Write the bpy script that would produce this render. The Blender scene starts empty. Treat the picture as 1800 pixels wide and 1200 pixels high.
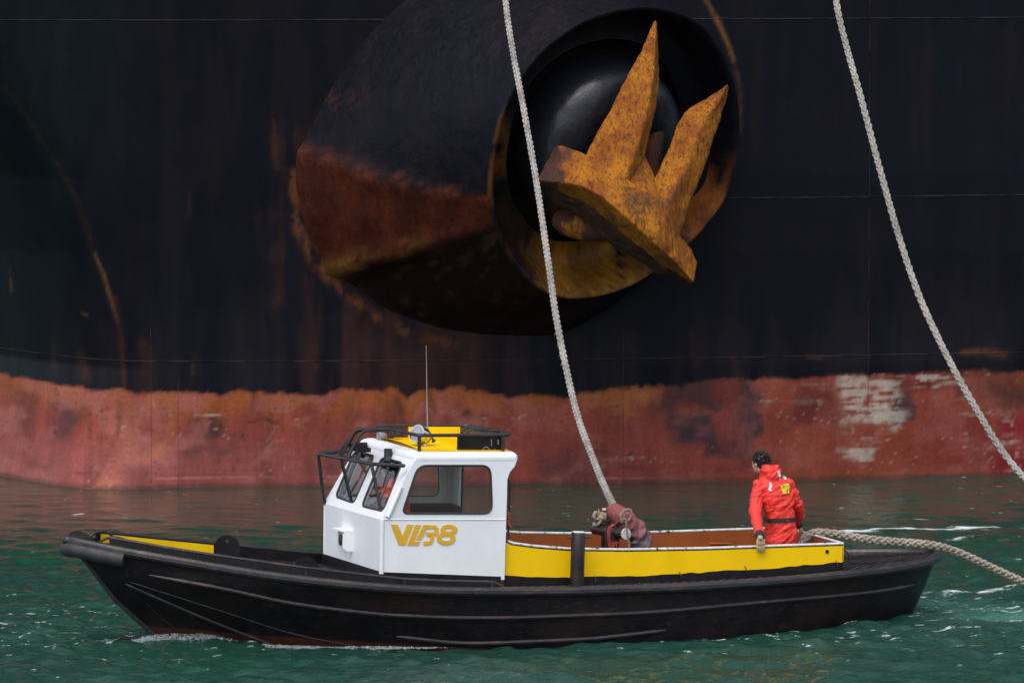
import bpy, math, random
import numpy as np
from mathutils import Matrix, Vector
from mathutils.bvhtree import BVHTree
from mathutils.geometry import tessellate_polygon
random.seed(7); RNG = np.random.default_rng(7)
SC = bpy.context.scene
COL = SC.collection

# ------------------------------------------------------------------ camera
FPX, CAMH, HORIZON = 9750.0, 8.45, -157.0           # focal length in photo pixels, eye height above water, row of the horizon
PITCH = math.atan((600 - HORIZON) / FPX)
cam = bpy.data.cameras.new('camera'); camo = bpy.data.objects.new('camera', cam); COL.objects.link(camo)
cam.sensor_width = 36; cam.lens = 36 * FPX / 1800; cam.clip_start = 0.5; cam.clip_end = 5000
camo.location = (0, 0, CAMH); camo.rotation_euler = (math.pi / 2 - PITCH, 0, 0)
SC.camera = camo

# ------------------------------------------------------------------ light: overcast daylight
SUN_EL, SUN_AZ = math.radians(60), math.radians(200)  # high sun veiled by cloud, behind the camera
w = bpy.data.worlds.new('World'); SC.world = w; w.use_nodes = True
nt = w.node_tree; bg = nt.nodes['Background']
sky = nt.nodes.new('ShaderNodeTexSky'); sky.sky_type = 'NISHITA'; sky.sun_disc = False
sky.sun_elevation = SUN_EL; sky.sun_rotation = SUN_AZ; sky.air_density = 1.0; sky.dust_density = 3.0
hsv = nt.nodes.new('ShaderNodeHueSaturation'); hsv.inputs['Saturation'].default_value = 0.60
nt.links.new(sky.outputs[0], hsv.inputs['Color']); nt.links.new(hsv.outputs[0], bg.inputs[0])
bg.inputs[1].default_value = 0.15
sl = bpy.data.lights.new('sun', 'SUN'); so = bpy.data.objects.new('sun', sl); COL.objects.link(so)
sl.energy = 0.75; sl.angle = math.radians(40); sl.color = (1.0, 0.97, 0.93)
sdir = Vector((math.sin(SUN_AZ) * math.cos(SUN_EL), math.cos(SUN_AZ) * math.cos(SUN_EL), math.sin(SUN_EL)))
so.rotation_euler = sdir.to_track_quat('Z', 'Y').to_euler(); so.location = (0, -20, 60)
SC.view_settings.view_transform = 'Standard'; SC.view_settings.look = 'None'
SC.view_settings.exposure = 0.60; SC.view_settings.gamma = 1.0
SC.render.engine = 'CYCLES'

# ------------------------------------------------------------------ measuring helpers
cC = np.array([0, 0, CAMH]); cF = np.array([0, math.cos(PITCH), -math.sin(PITCH)])
cU = np.array([0, math.sin(PITCH), math.cos(PITCH)]); cR = np.array([1., 0, 0])
def ray(u, v): return cF + cR * (u - 900) / FPX - cU * (v - 600) / FPX
def ground(u, v, z=0.): r = ray(u, v); return cC + r * ((z - CAMH) / r[2])
def aty(u, v, Y): r = ray(u, v); return cC + r * (Y / r[1])
def onplane(u, v, P, n):
    r = ray(u, v); return cC + r * (((P - cC) @ n) / (r @ n))
# the boat's own axes: a = towards the stern, b = towards the ship, c = up (bow lifted a little by its speed)
TH, TR = math.radians(19), math.radians(1.8)
BO = np.array([0.1, ground(900, 1105)[1], 0.0])
ea = np.array([math.cos(TH) * math.cos(TR), math.sin(TH) * math.cos(TR), -math.sin(TR)])
eb = np.array([-math.sin(TH), math.cos(TH), 0.0]); ec = np.cross(ea, eb)
BM = Matrix(((ea[0], eb[0], ec[0], BO[0]), (ea[1], eb[1], ec[1], BO[1]), (ea[2], eb[2], ec[2], BO[2]), (0, 0, 0, 1)))
def L2W(q): q = np.asarray(q, float); return BO + q[..., 0:1] * ea + q[..., 1:2] * eb + q[..., 2:3] * ec
def W2L(P): d = np.asarray(P, float) - BO; return np.stack([d @ ea, d @ eb, d @ ec], -1)
def pb(u, v, b):
    r = ray(u, v); o = cC - BO; return W2L(cC + r * ((b - o @ eb) / (r @ eb)))
def pa(u, v, a):
    r = ray(u, v); o = cC - BO; return W2L(cC + r * ((a - o @ ea) / (r @ ea)))
def pc(u, v, c):
    r = ray(u, v); o = cC - BO; return W2L(cC + r * ((c - o @ ec) / (r @ ec)))

def vnoise(x, y, seed=0):
    x = np.asarray(x, float); y = np.asarray(y, float)
    xi = np.floor(x).astype(np.int64); yi = np.floor(y).astype(np.int64); xf = x - xi; yf = y - yi
    def h(i, j):
        n = (i * 374761393 + j * 668265263 + seed * 974634777) & 0xffffffff
        n = ((n ^ (n >> 13)) * 1274126177) & 0xffffffff
        return ((n ^ (n >> 16)) & 0xffff) / 65535.0
    sx = xf * xf * (3 - 2 * xf); sy = yf * yf * (3 - 2 * yf)
    return (h(xi, yi) * (1 - sx) + h(xi + 1, yi) * sx) * (1 - sy) + (h(xi, yi + 1) * (1 - sx) + h(xi + 1, yi + 1) * sx) * sy
def fbm(x, y, seed=0, oct=4):
    t = 0; a = .5; s = 0
    for i in range(oct):
        t = t + a * vnoise(x * 2**i + 17.3 * i, y * 2**i - 9.1 * i, seed + i); s += a; a *= .55
    return t / s
def sst(e0, e1, x):
    t = np.clip((x - e0) / (e1 - e0), 0, 1); return t * t * (3 - 2 * t)
def spline(pts, n):
    P = np.asarray(pts, float); m = len(P)
    Q = np.vstack([2 * P[0] - P[1], P, 2 * P[-1] - P[-2]]); out = []
    t = np.linspace(0, m - 1, n); i = np.minimum(t.astype(int), m - 2); f = (t - i)[:, None]
    p0, p1, p2, p3 = Q[i], Q[i + 1], Q[i + 2], Q[i + 3]
    return .5 * ((2 * p1) + (-p0 + p2) * f + (2 * p0 - 5 * p1 + 4 * p2 - p3) * f**2 + (-p0 + 3 * p1 - 3 * p2 + p3) * f**3)
def cspline(pts, n):
    P = np.asarray(pts, float); m = len(P); t = np.arange(n) / n * m; i = t.astype(int); f = (t - i)[:, None]
    p0, p1, p2, p3 = P[(i - 1) % m], P[i % m], P[(i + 1) % m], P[(i + 2) % m]
    return .5 * ((2 * p1) + (-p0 + p2) * f + (2 * p0 - 5 * p1 + 4 * p2 - p3) * f**2 + (-p0 + 3 * p1 - 3 * p2 + p3) * f**3)
def nrm(v): v = np.asarray(v, float); return v / np.linalg.norm(v)

# ------------------------------------------------------------------ mesh builder
class MB:
    def __init__(s): s.v = []; s.f = []; s.n = 0
    def add(s, vs, fs):
        vs = np.asarray(vs, float).reshape(-1, 3); s.v.append(vs)
        s.f += [tuple(int(i) + s.n for i in f) for f in fs]; s.n += len(vs); return s
    def loft(s, rings, closed=True, cap=True):
        R = np.asarray(rings, float); m, k = R.shape[:2]; fs = []
        for i in range(m - 1):
            for j in range(k if closed else k - 1):
                j2 = (j + 1) % k; fs.append((i * k + j, i * k + j2, (i + 1) * k + j2, (i + 1) * k + j))
        if cap and closed: fs.append(tuple(range(k - 1, -1, -1))); fs.append(tuple((m - 1) * k + j for j in range(k)))
        return s.add(R.reshape(-1, 3), fs)
    def tube(s, pts, r, n=8, cap=True, flat=1.0, up=(0, 0, 1)):
        P = np.asarray(pts, float); m = len(P); r = np.broadcast_to(np.asarray(r, float), (m,))
        T = np.gradient(P, axis=0); T /= np.linalg.norm(T, axis=1)[:, None] + 1e-12
        u = np.asarray(up, float)
        if abs(u @ T[0]) > .95: u = np.array([1., 0, 0]) if abs(T[0][0]) < .9 else np.array([0, 1., 0])
        rings = []; x = u - T[0] * (u @ T[0]); x /= np.linalg.norm(x)
        an = np.arange(n) / n * 2 * math.pi
        for i in range(m):
            x = x - T[i] * (x @ T[i]); x /= np.linalg.norm(x); y = np.cross(T[i], x)
            rings.append(P[i] + r[i] * (np.cos(an)[:, None] * x * flat + np.sin(an)[:, None] * y))
        return s.loft(rings, True, cap)
    def box(s, c, size, ax=None):
        ax = np.eye(3) if ax is None else np.asarray(ax, float); h = np.asarray(size, float) / 2
        vs = [np.asarray(c, float) + ax.T @ (h * np.array(q)) for q in
              [(-1, -1, -1), (1, -1, -1), (1, 1, -1), (-1, 1, -1), (-1, -1, 1), (1, -1, 1), (1, 1, 1), (-1, 1, 1)]]
        return s.add(vs, [(0, 3, 2, 1), (4, 5, 6, 7), (0, 1, 5, 4), (1, 2, 6, 5), (2, 3, 7, 6), (3, 0, 4, 7)])
    def ball(s, c, r, n=12, m=8, ax=None):
        r = np.broadcast_to(np.asarray(r, float), (3,)); ax = np.eye(3) if ax is None else np.asarray(ax, float); rings = []
        for i in range(m):
            t = math.pi * (i + .5) / m - math.pi / 2; a = np.arange(n) / n * 2 * math.pi
            q = np.stack([np.cos(a) * math.cos(t) * r[0], np.sin(a) * math.cos(t) * r[1], np.full(n, math.sin(t) * r[2])], -1)
            rings.append(np.asarray(c, float) + q @ ax)
        return s.loft(rings)
    def panel(s, outer, holes, fn, depth):
        """a flat sheet with holes; fn maps (p, q, d) to 3-D, d runs 0..depth"""
        loops = [list(outer)] + [list(h) for h in holes]; flat = [p for l in loops for p in l]; k = len(flat)
        tri = tessellate_polygon([[Vector((p[0], p[1], 0)) for p in l] for l in loops])
        vs = [fn(p[0], p[1], 0.) for p in flat] + [fn(p[0], p[1], depth) for p in flat]
        fs = [tuple(t) for t in tri] + [tuple(i + k for i in reversed(t)) for t in tri]; o = 0
        for l in loops:
            for j in range(len(l)):
                j2 = (j + 1) % len(l); fs.append((o + j, o + j2, o + j2 + k, o + j + k))
            o += len(l)
        return s.add(vs, fs)
    def build(s, name, m, parent=None, smooth=True, angle=35, fix=True):
        me = bpy.data.meshes.new(name); V = np.concatenate(s.v)
        me.from_pydata(V.tolist(), [], s.f); me.validate()
        if fix:
            import bmesh
            bm = bmesh.new(); bm.from_mesh(me); bmesh.ops.recalc_face_normals(bm, faces=bm.faces); bm.to_mesh(me); bm.free()
        if smooth:
            me.polygons.foreach_set('use_smooth', [True] * len(me.polygons))
            if angle < 180: me.set_sharp_from_angle(angle=math.radians(angle))
        o = bpy.data.objects.new(name, me); COL.objects.link(o); me.materials.append(m)
        if parent is not None: o.parent = parent
        return o
def roundpoly(pts, r, n=5):
    P = np.asarray(pts, float); m = len(P); out = []; r = np.broadcast_to(np.asarray(r, float), (m,))
    for i in range(m):
        p = P[i]; a = P[i - 1] - p; b = P[(i + 1) % m] - p; la, lb = np.linalg.norm(a), np.linalg.norm(b); a /= la; b /= lb
        d = min(r[i], la * .45, lb * .45)
        if d < 1e-4: out.append(p); continue
        for k in range(n + 1):
            t = k / n; out.append((1 - t)**2 * (p + a * d) + 2 * t * (1 - t) * p + t * t * (p + b * d))
    return [tuple(q) for q in out]
def offs(poly, d):
    P = np.asarray(poly, float); c = P.mean(0); h = (P.max(0) - P.min(0)) / 2
    return [tuple(c + (p - c) * (1 + d / h)) for p in P]
def empty(name, label, cat, M=None, loc=None, group=None):
    o = bpy.data.objects.new(name, None); COL.objects.link(o); o.empty_display_size = .3
    if M is not None: o.matrix_world = M
    if loc is not None: o.location = loc
    return tag(o, label, cat, group)
def tag(o, label, cat, group=None):
    o['label'] = label; o['category'] = cat
    if group: o['group'] = group
    return o
def attr(o, name, vals):
    vals = np.asarray(vals, np.float32)
    if vals.ndim == 1:
        a = o.data.attributes.new(name, 'FLOAT', 'POINT'); a.data.foreach_set('value', vals)
    else:
        a = o.data.attributes.new(name, 'FLOAT_COLOR', 'POINT')
        a.data.foreach_set('color', np.concatenate([vals, np.ones((len(vals), 1), np.float32)], 1).ravel())

# ------------------------------------------------------------------ materials
class NB:
    def __init__(s, name):
        s.m = bpy.data.materials.new(name); s.m.use_nodes = True; s.t = s.m.node_tree
        s.p = s.t.nodes['Principled BSDF']; s.tc = s.t.nodes.new('ShaderNodeTexCoord'); s.obj = s.tc.outputs['Object']
    def new(s, t, **k):
        n = s.t.nodes.new(t)
        for a, b in k.items(): setattr(n, a, b)
        return n
    def set(s, sock, val):
        if isinstance(val, bpy.types.NodeSocket): s.t.links.new(val, sock)
        elif isinstance(val, (tuple, list)) and len(val) == 3 and sock.type == 'RGBA': sock.default_value = (*val, 1)
        else: sock.default_value = val
    def mapping(s, scale, vec=None, rot=(0, 0, 0)):
        n = s.new('ShaderNodeMapping'); s.set(n.inputs[0], vec or s.obj); n.inputs['Scale'].default_value = scale
        n.inputs['Rotation'].default_value = rot; return n.outputs[0]
    def noise(s, scale, detail=4, rough=.6, vec=None, out=0, dist=0):
        n = s.new('ShaderNodeTexNoise'); s.set(n.inputs['Vector'], vec or s.obj); n.inputs['Scale'].default_value = scale
        n.inputs['Detail'].default_value = detail; n.inputs['Roughness'].default_value = rough; n.inputs['Distortion'].default_value = dist
        return n.outputs[out]
    def voro(s, scale, vec=None, feature='F1'):
        n = s.new('ShaderNodeTexVoronoi', feature=feature); s.set(n.inputs['Vector'], vec or s.obj); n.inputs['Scale'].default_value = scale
        return n.outputs['Distance']
    def rng(s, x, a, b, c=0., d=1., smooth=True):
        n = s.new('ShaderNodeMapRange', interpolation_type='SMOOTHSTEP' if smooth else 'LINEAR'); s.set(n.inputs[0], x)
        for i, q in enumerate((a, b, c, d)): s.set(n.inputs[i + 1], q)
        return n.outputs[0]
    def mix(s, f, a, b, bt='MIX'):
        n = s.new('ShaderNodeMix', data_type='RGBA', blend_type=bt); s.set(n.inputs[0], f); s.set(n.inputs[6], a); s.set(n.inputs[7], b)
        return n.outputs[2]
    def math(s, op, a, b=0.):
        n = s.new('ShaderNodeMath', operation=op); s.set(n.inputs[0], a); s.set(n.inputs[1], b); return n.outputs[0]
    def att(s, name, out='Fac'):
        n = s.new('ShaderNodeAttribute', attribute_name=name); return n.outputs[out]
    def bump(s, h, dist, strength=1., prev=None):
        n = s.new('ShaderNodeBump'); s.set(n.inputs['Height'], h); n.inputs['Distance'].default_value = dist; n.inputs['Strength'].default_value = strength
        if prev is not None: s.t.links.new(prev, n.inputs['Normal'])
        return n.outputs[0]
    def fin(s, col, rough=.5, nor=None, metal=0., spec=.5, **k):
        s.set(s.p.inputs['Base Color'], col); s.set(s.p.inputs['Roughness'], rough); s.set(s.p.inputs['Metallic'], metal)
        s.set(s.p.inputs['Specular IOR Level'], spec)
        if nor is not None: s.t.links.new(nor, s.p.inputs['Normal'])
        for a, b in k.items(): s.set(s.p.inputs[a.replace('_', ' ')], b)
        return s.m
def paint(name, c1, c2, sc=4, rough=.45, dirt=None, dsc=9, dth=(.62, .72), bump=.002, bsc=25, spec=.5, stretch=(1, 1, 1), metal=0.):
    """weathered paint: two tones, a layer of chips or rust with its own outline, slight unevenness"""
    b = NB(name); vec = b.mapping(stretch)
    col = b.mix(b.rng(b.noise(sc, 5, .65, vec), .32, .68), c1, c2); r = b.rng(b.noise(sc * 3, 3), .2, .8, rough - .08, rough + .12)
    if dirt: col = b.mix(b.rng(b.noise(dsc, 6, .7, vec), dth[0], dth[1]), col, dirt)
    return b.fin(col, r, b.bump(b.noise(bsc, 4), bump), metal, spec)
M = {}
M['white'] = paint('white_paint', (.80, .82, .84), (.74, .76, .78), 2, .4, (.45, .40, .34), 16, (.72, .80), .0015, 9, stretch=(1.5, 1.5, .5))
M['cream'] = paint('inside_white', (.66, .66, .64), (.58, .58, .56), 3, .5)
M['yellow'] = paint('yellow_paint', (.92, .575, .002), (.86, .52, .002), 2.5, .42, (.20, .10, .02), 14, (.71, .78), .002, 12, stretch=(1, 1, .5), spec=.2)
M['letter'] = paint('letter_yellow', (.74, .42, .02), (.66, .36, .02), 5, .45, (.30, .17, .04), 30, (.70, .78))
M['black'] = paint('black_paint', (.005, .0045, .0065), (.011, .009, .010), 4, .42, (.035, .018, .013), 9, (.60, .75), .003, 20, spec=.3)
M['pipe'] = paint('black_pipe', (.012, .012, .014), (.03, .027, .028), 8, .4, (.09, .07, .06), 20, (.62, .75))
M['worn'] = paint('worn_rail', (.010, .009, .011), (.026, .023, .027), 6, .40, (.075, .036, .024), 7, (.52, .70), .004, 30, stretch=(.5, 2, 2))
M['rubber'] = paint('rubber', (.018, .018, .021), (.035, .034, .037), 7, .6, (.10, .09, .085), 18, (.66, .74), .004, 30)
M['brown'] = paint('oxide_lining', (.33, .082, .012), (.27, .062, .011), 3, .5, (.06, .025, .015), 8, (.62, .75))
M['cap'] = paint('white_edge', (.72, .72, .70), (.55, .53, .51), 12, .45, (.07, .05, .045), 11, (.56, .64), .002, 40)
M['chrome'] = paint('chrome', (.75, .75, .74), (.6, .6, .6), 6, .16, metal=1.0)
M['grey'] = paint('grey_metal', (.30, .31, .32), (.22, .22, .23), 8, .4)
M['lens'] = paint('lamp_lens', (.35, .37, .40), (.25, .26, .28), 10, .12)
M['redline'] = paint('red_cord', (.42, .045, .028), (.30, .032, .024), 20, .7, bump=.004, bsc=120)
M['tan'] = paint('tan_rope', (.42, .34, .24), (.28, .22, .15), 30, .85, (.12, .09, .06), 25, (.6, .75), .006, 90)
M['cordbrown'] = paint('brown_braid', (.30, .22, .17), (.19, .14, .11), 40, .85, bump=.006, bsc=110)
def rope_mat(name, c1, c2, c3):
    b = NB(name); col = b.mix(b.rng(b.noise(3, 4), .35, .65), c1, c2); col = b.mix(b.rng(b.noise(26, 4, .7), .58, .78), col, c3)
    return b.fin(col, .85, b.bump(b.noise(150, 3), .004), 0, .25)
M['rope'] = rope_mat('pale_rope', (.39, .365, .335), (.26, .235, .21), (.15, .125, .10))
M['hawser'] = rope_mat('tan_hawser', (.42, .36, .29), (.30, .26, .21), (.16, .13, .10))
def glass():
    b = NB('window_glass'); t = b.t; tr = b.new('ShaderNodeBsdfTransparent'); tr.inputs[0].default_value = (.87, .88, .88, 1)
    gl = b.new('ShaderNodeBsdfGlossy'); gl.inputs['Roughness'].default_value = .03; gl.inputs[0].default_value = (.9, .9, .9, 1)
    lw = b.new('ShaderNodeLayerWeight'); lw.inputs[0].default_value = .5; f5 = b.math('POWER', lw.outputs['Facing'], 4.0); mx = b.new('ShaderNodeMixShader')
    b.set(mx.inputs[0], b.math('ADD', b.math('MULTIPLY', f5, .5), .03)); t.links.new(tr.outputs[0], mx.inputs[1]); t.links.new(gl.outputs[0], mx.inputs[2])
    t.links.new(mx.outputs[0], t.nodes['Material Output'].inputs[0]); return b.m
M['glass'] = glass()

# ================================================================== WATER
def gridmesh(xs, ys, fn):
    X, Y = np.meshgrid(xs, ys); nx, ny = len(xs), len(ys)
    V = fn(X.ravel(), Y.ravel())
    i = np.arange((nx - 1) * (ny - 1)); r = i // (nx - 1); c = i % (nx - 1); a = r * nx + c
    F = np.stack([a, a + 1, a + nx + 1, a + nx], -1)
    return V, F
def mesh_np(name, V, F, m, parent=None, smooth=True):
    me = bpy.data.meshes.new(name); me.vertices.add(len(V)); me.vertices.foreach_set('co', np.asarray(V, np.float32).ravel())
    k = F.shape[1]; me.loops.add(len(F) * k); me.loops.foreach_set('vertex_index', F.astype(np.int32).ravel())
    me.polygons.add(len(F)); me.polygons.foreach_set('loop_start', np.arange(len(F), dtype=np.int32) * k)
    me.update(calc_edges=True); me.validate()
    me.polygons.foreach_set('use_smooth', [smooth] * len(me.polygons))
    o = bpy.data.objects.new(name, me); COL.objects.link(o); me.materials.append(m)
    if parent is not None: o.parent = parent
    return o
# half breadth of the workboat: used by its hull, its rails and the water that parts round it
def lev(c, tab): return np.interp(c, [p[0] for p in tab], [p[1] for p in tab])
A_STEM = [(-.7, -3.3), (-.4, -3.95), (-.04, -4.44), (.09, -4.59), (.40, -4.94), (.75, -5.22), (1.1, -5.52)]
A_STERN = [(-.7, 3.6), (-.3, 4.55), (.0, 4.92), (.17, 5.02), (.5, 5.16), (.88, 5.28)]
B_MAX = [(-.7, .0), (-.6, .55), (-.45, .95), (-.2, 1.17), (.0, 1.24), (.3, 1.30), (.62, 1.32), (1.1, 1.32)]
E_BOW = [(-.5, 1.15), (.0, 1.0), (.3, .75), (.55, .6), (.65, .53), (.8, .6), (.95, .62), (1.1, .75)]
E_STERN = [(-.5, .9), (.0, .72), (.5, .6), (.88, .55)]
def halfb(a, c):
    a = np.asarray(a, float); c = np.asarray(c, float); bm = lev(c, B_MAX)
    tb = np.clip((a - lev(c, A_STEM)) / 5.0, 0, 1); ts = np.clip(a / lev(c, A_STERN), 0, 1)
    f = np.where(a < 0, (1 - (1 - tb)**2.2)**lev(c, E_BOW), (1 - ts**3.2)**lev(c, E_STERN))
    return bm * f
SHEER = [(-5.54, 1.10), (-5.13, 1.02), (-4.5, .945), (-3.9, .845), (-3.2, .755), (-2.6, .695), (-1.85, .64), (-1.1, .612), (.2, .615), (1.5, .64), (2.85, .70), (3.76, .75), (4.34, .785), (4.9, .825), (5.36, .865)]
_sx = np.linspace(-5.54, 5.36, 200); _sy = np.interp(_sx, *zip(*SHEER))
_k = np.hanning(31); _k /= _k.sum(); _sy = np.convolve(np.pad(_sy, 15, mode='reflect', reflect_type='odd'), _k, 'valid')
def sheer(a): return np.interp(a, _sx, _sy)

def waves(X, Y):
    rg = np.random.default_rng(3); Z = np.zeros_like(X)
    for i in range(84):
        L = 10 ** rg.uniform(math.log10(.20), math.log10(1.6)); th = math.pi / 2 + rg.normal(0, .55)   # crests lie mostly across the view
        k = 2 * math.pi / L; slope = .038 * (1.15 if L < .5 else 1.0 if L < 1.0 else .5)
        ph = k * (X * math.cos(th) + Y * math.sin(th)) + rg.uniform(0, 6.28)
        env = .45 + 1.1 * vnoise(X * .45 / L + i * 3.1, Y * .45 / L + i, i)
        Z += slope / k * env * np.sin(ph)
    return Z
def polydist(X, Y, pts):
    P = np.asarray(pts)[:, :2]; d = np.full(X.shape, 1e9); al = np.zeros_like(X); acc = 0
    for p, q in zip(P[:-1], P[1:]):
        e = q - p; L = np.hypot(*e); t = np.clip(((X - p[0]) * e[0] + (Y - p[1]) * e[1]) / L**2, 0, 1)
        dd = np.hypot(X - p[0] - t * e[0], Y - p[1] - t * e[1]); m = dd < d
        d = np.where(m, dd, d); al = np.where(m, acc + t * L, al); acc += L
    return d, al
FO = {}
def water_fn(X, Y):
    fade = sst(-11.5, -10.5, X) * (1 - sst(10.5, 11.5, X)) * sst(54.5, 57, Y) * (1 - sst(89, 92, Y))
    gl_ = np.exp(-(((X - 5.5) / 3.)**2 + ((Y - 65.) / 2.6)**2)) + .8 * np.exp(-(((X + 6) / 2.5)**2 + ((Y - 64.5) / 3.)**2))
    calm = 1.02 + .55 * gl_ - .50 * sst(69.5, 74, Y) * (1 - .45 * sst(3., 6., X)) - .37 * sst(73, 78.5, Y); FO['calm'] = np.clip(calm, .08, 2)**1.3
    Z = waves(X, Y) * fade * calm * .92
    # the boat's own water: a hollow along its sides, a crest at the stem, a stirred patch behind the stern
    q = W2L(np.stack([X, Y, 0 * X], -1)); a, b = q[:, 0], q[:, 1]; ab = np.abs(b)
    hb = halfb(a, np.zeros_like(a)); side = ab - hb
    inside = (a > -4.7) & (a < 5.1)
    Z -= .05 * np.exp(-np.clip(side, 0, 9)**2 / .8) * sst(-3.6, -1.5, a) * (1 - sst(3.2, 4.6, a))
    Z += .085 * np.exp(-np.clip(side - .05, 0, 9)**2 / .05 - ((a + 4.1) / .75)**2) + .03 * np.exp(-np.clip(side, 0, 9)**2 / .04 - ((a + 2.9) / .9)**2)
    foam_glint = np.zeros_like(X); aer = np.zeros_like(X)
    n1 = fbm(X * 2.2, Y * 7, 5, 4); n2 = fbm(X * 9, Y * 22, 9, 3); n3 = fbm(X * .8, Y * 2.2, 15, 3)
    # broken water along the forward waterline
    wb = .8 * np.where(b < 0, 1., .7) * sst(-4.75, -4.4, a) * (1 - sst(-2.2, -1.3, a))
    foam_glint = np.maximum(foam_glint, wb * np.exp(-((side - .05) / .085)**2) * sst(.36, .70, n2 + .35 * (n1 - .4)))
    def streak(px, wd, amp, th0):
        d, al = polydist(X, Y, [ground(*p) for p in px])
        return amp * np.exp(-(d / wd)**2) * sst(th0, th0 + .28, .55 * n1 + .45 * n2)
    for px, wd, amp, th0 in [
        ([(1440, 937), (1500, 933), (1590, 930), (1680, 927), (1830, 925)], .17, 1., .26),
        ([(1660, 948), (1720, 940), (1830, 933)], .14, .8, .38),
        ([(1480, 893), (1560, 890), (1640, 896)], .22, .6, .44), ([(1410, 903), (1480, 899), (1570, 905)], .16, .55, .44),
        ([(1610, 911), (1650, 910)], .06, .8, .3), ([(1670, 954), (1740, 950), (1830, 947)], .14, .6, .42),
        ([(1660, 970), (1730, 975), (1800, 978)], .16, .6, .44), ([(1610, 1046), (1680, 1044), (1745, 1036), (1830, 1032)], .13, .75, .34),
        ([(1625, 1058), (1740, 1052), (1800, 1066)], .18, .5, .40), ([(128, 905), (150, 902)], .06, .9, .3)]:
        foam_glint = np.maximum(foam_glint, streak(px, wd, amp, th0))
    d, al = polydist(X, Y, [ground(*p) for p in [(1600, 1068), (1660, 1066), (1720, 1072), (1840, 1085)]])
    aer = np.maximum(aer, np.exp(-(d / .75)**2) * sst(.25, .6, n1 * .5 + n3 * .5))
    foam_glint = np.maximum(foam_glint, .55 * np.exp(-(d / .5)**2) * sst(.50, .66, n2))
    # white flecks in the foam colour, painted in for sky glints on the wavelets
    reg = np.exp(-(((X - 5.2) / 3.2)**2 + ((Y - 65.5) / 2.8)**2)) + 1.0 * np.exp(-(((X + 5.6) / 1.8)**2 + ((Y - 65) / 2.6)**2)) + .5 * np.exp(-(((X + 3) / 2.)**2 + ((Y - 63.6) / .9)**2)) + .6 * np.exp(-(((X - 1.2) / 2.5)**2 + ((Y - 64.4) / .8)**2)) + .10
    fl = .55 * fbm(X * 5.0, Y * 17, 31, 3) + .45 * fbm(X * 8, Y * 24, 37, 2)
    foam_glint = np.maximum(foam_glint, .66 * sst(.0, .08, fl - (.735 - .125 * np.clip(reg, 0, 1))) * fade)
    Z += foam_glint * .012 + aer * .02 * (n2 - .5)
    FO['foam_glint'] = foam_glint * fade; FO['aer'] = aer * fade
    return np.stack([X, Y, Z], -1)
wx = np.r_[-4000, -400, -80, -25, -14, np.arange(-11.5, 11.51, .042), 14, 25, 80, 400, 4000]
wy = np.r_[-4000, -300, -40, 20, 45, 52, np.arange(54.5, 92.01, .04), 96, 110, 150, 400, 4000]
V, Fc = gridmesh(wx, wy, water_fn)
b = NB('harbour_water')
vec = b.mapping((1.0, 2.4, 1.0)); foam_glint = b.att('foam_glint'); aer = b.att('aer')
fn = b.noise(24, 5, .8, vec); fm = b.rng(b.math('ADD', foam_glint, b.math('MULTIPLY', b.math('SUBTRACT', fn, .5), b.rng(foam_glint, .0, .2, .0, 1.9, False))), .38, .80)
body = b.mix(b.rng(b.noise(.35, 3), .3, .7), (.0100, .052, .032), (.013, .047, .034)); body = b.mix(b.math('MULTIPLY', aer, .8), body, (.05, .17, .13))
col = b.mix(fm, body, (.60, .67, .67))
nb = b.bump(b.math('MULTIPLY', b.noise(5.5, 4, .65, b.mapping((1.0, 1.25, 1.0))), b.att('calm')), .040); nb = b.bump(b.math('MULTIPLY', b.noise(30, 2, .5, vec), b.att('calm')), .004, 1., nb)
m = b.fin(col, b.rng(fm, 0., 1., .045, .7), nb, 0, .5, IOR=1.333)
water = mesh_np('water', V, Fc, m); water['kind'] = 'structure'
attr(water, 'foam_glint', FO['foam_glint']); attr(water, 'aer', FO['aer']); attr(water, 'calm', FO['calm'])

# froth thrown up where the stem cuts the water: many small beads of it
mb = MB(); rg = np.random.default_rng(11)
ico = None
def bead(mb, c, r):
    v = np.array([(1, 0, 0), (-1, 0, 0), (0, 1, 0), (0, -1, 0), (0, 0, 1), (0, 0, -1)], float) * r * rg.uniform(.6, 1.4, (6, 1)) + c
    mb.add(v, [(0, 2, 4), (2, 1, 4), (1, 3, 4), (3, 0, 4), (2, 0, 5), (1, 2, 5), (3, 1, 5), (0, 3, 5)])
n = 0
while n < 7000:
    a = -4.72 + rg.beta(1.0, 2.0) * 3.5; cl = vnoise(np.array([a * 3.1]), np.array([2.]), 4)[0]
    if rg.random() > .25 + cl: continue
    s = -1 if rg.random() < .8 else 1
    h = max(.0, .075 * math.exp(-((a + 4.25) / .55)**2) + .035 * math.exp(-((a + 2.9) / 1.1)**2)) * (.5 + cl)
    bb = halfb(a, 0.) + abs(rg.normal(0, .055)) - .01
    P = L2W(np.array([a + rg.normal(0, .02), s * bb, 0.]))
    z0 = -.02 + .085 * math.exp(-((a + 4.1) / .75)**2 - max(bb - halfb(a, 0.) - .05, 0)**2 / .05)
    P[2] = z0 + h * rg.random()**1.6; bead(mb, P, rg.uniform(.002, .0055) * (1 + (rg.random() < .12) * 1.0)); n += 1
b = NB('froth'); m = b.fin((.58, .64, .65), .6)
o = mb.build('bow_froth', m, fix=False); o['kind'] = 'stuff'

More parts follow.
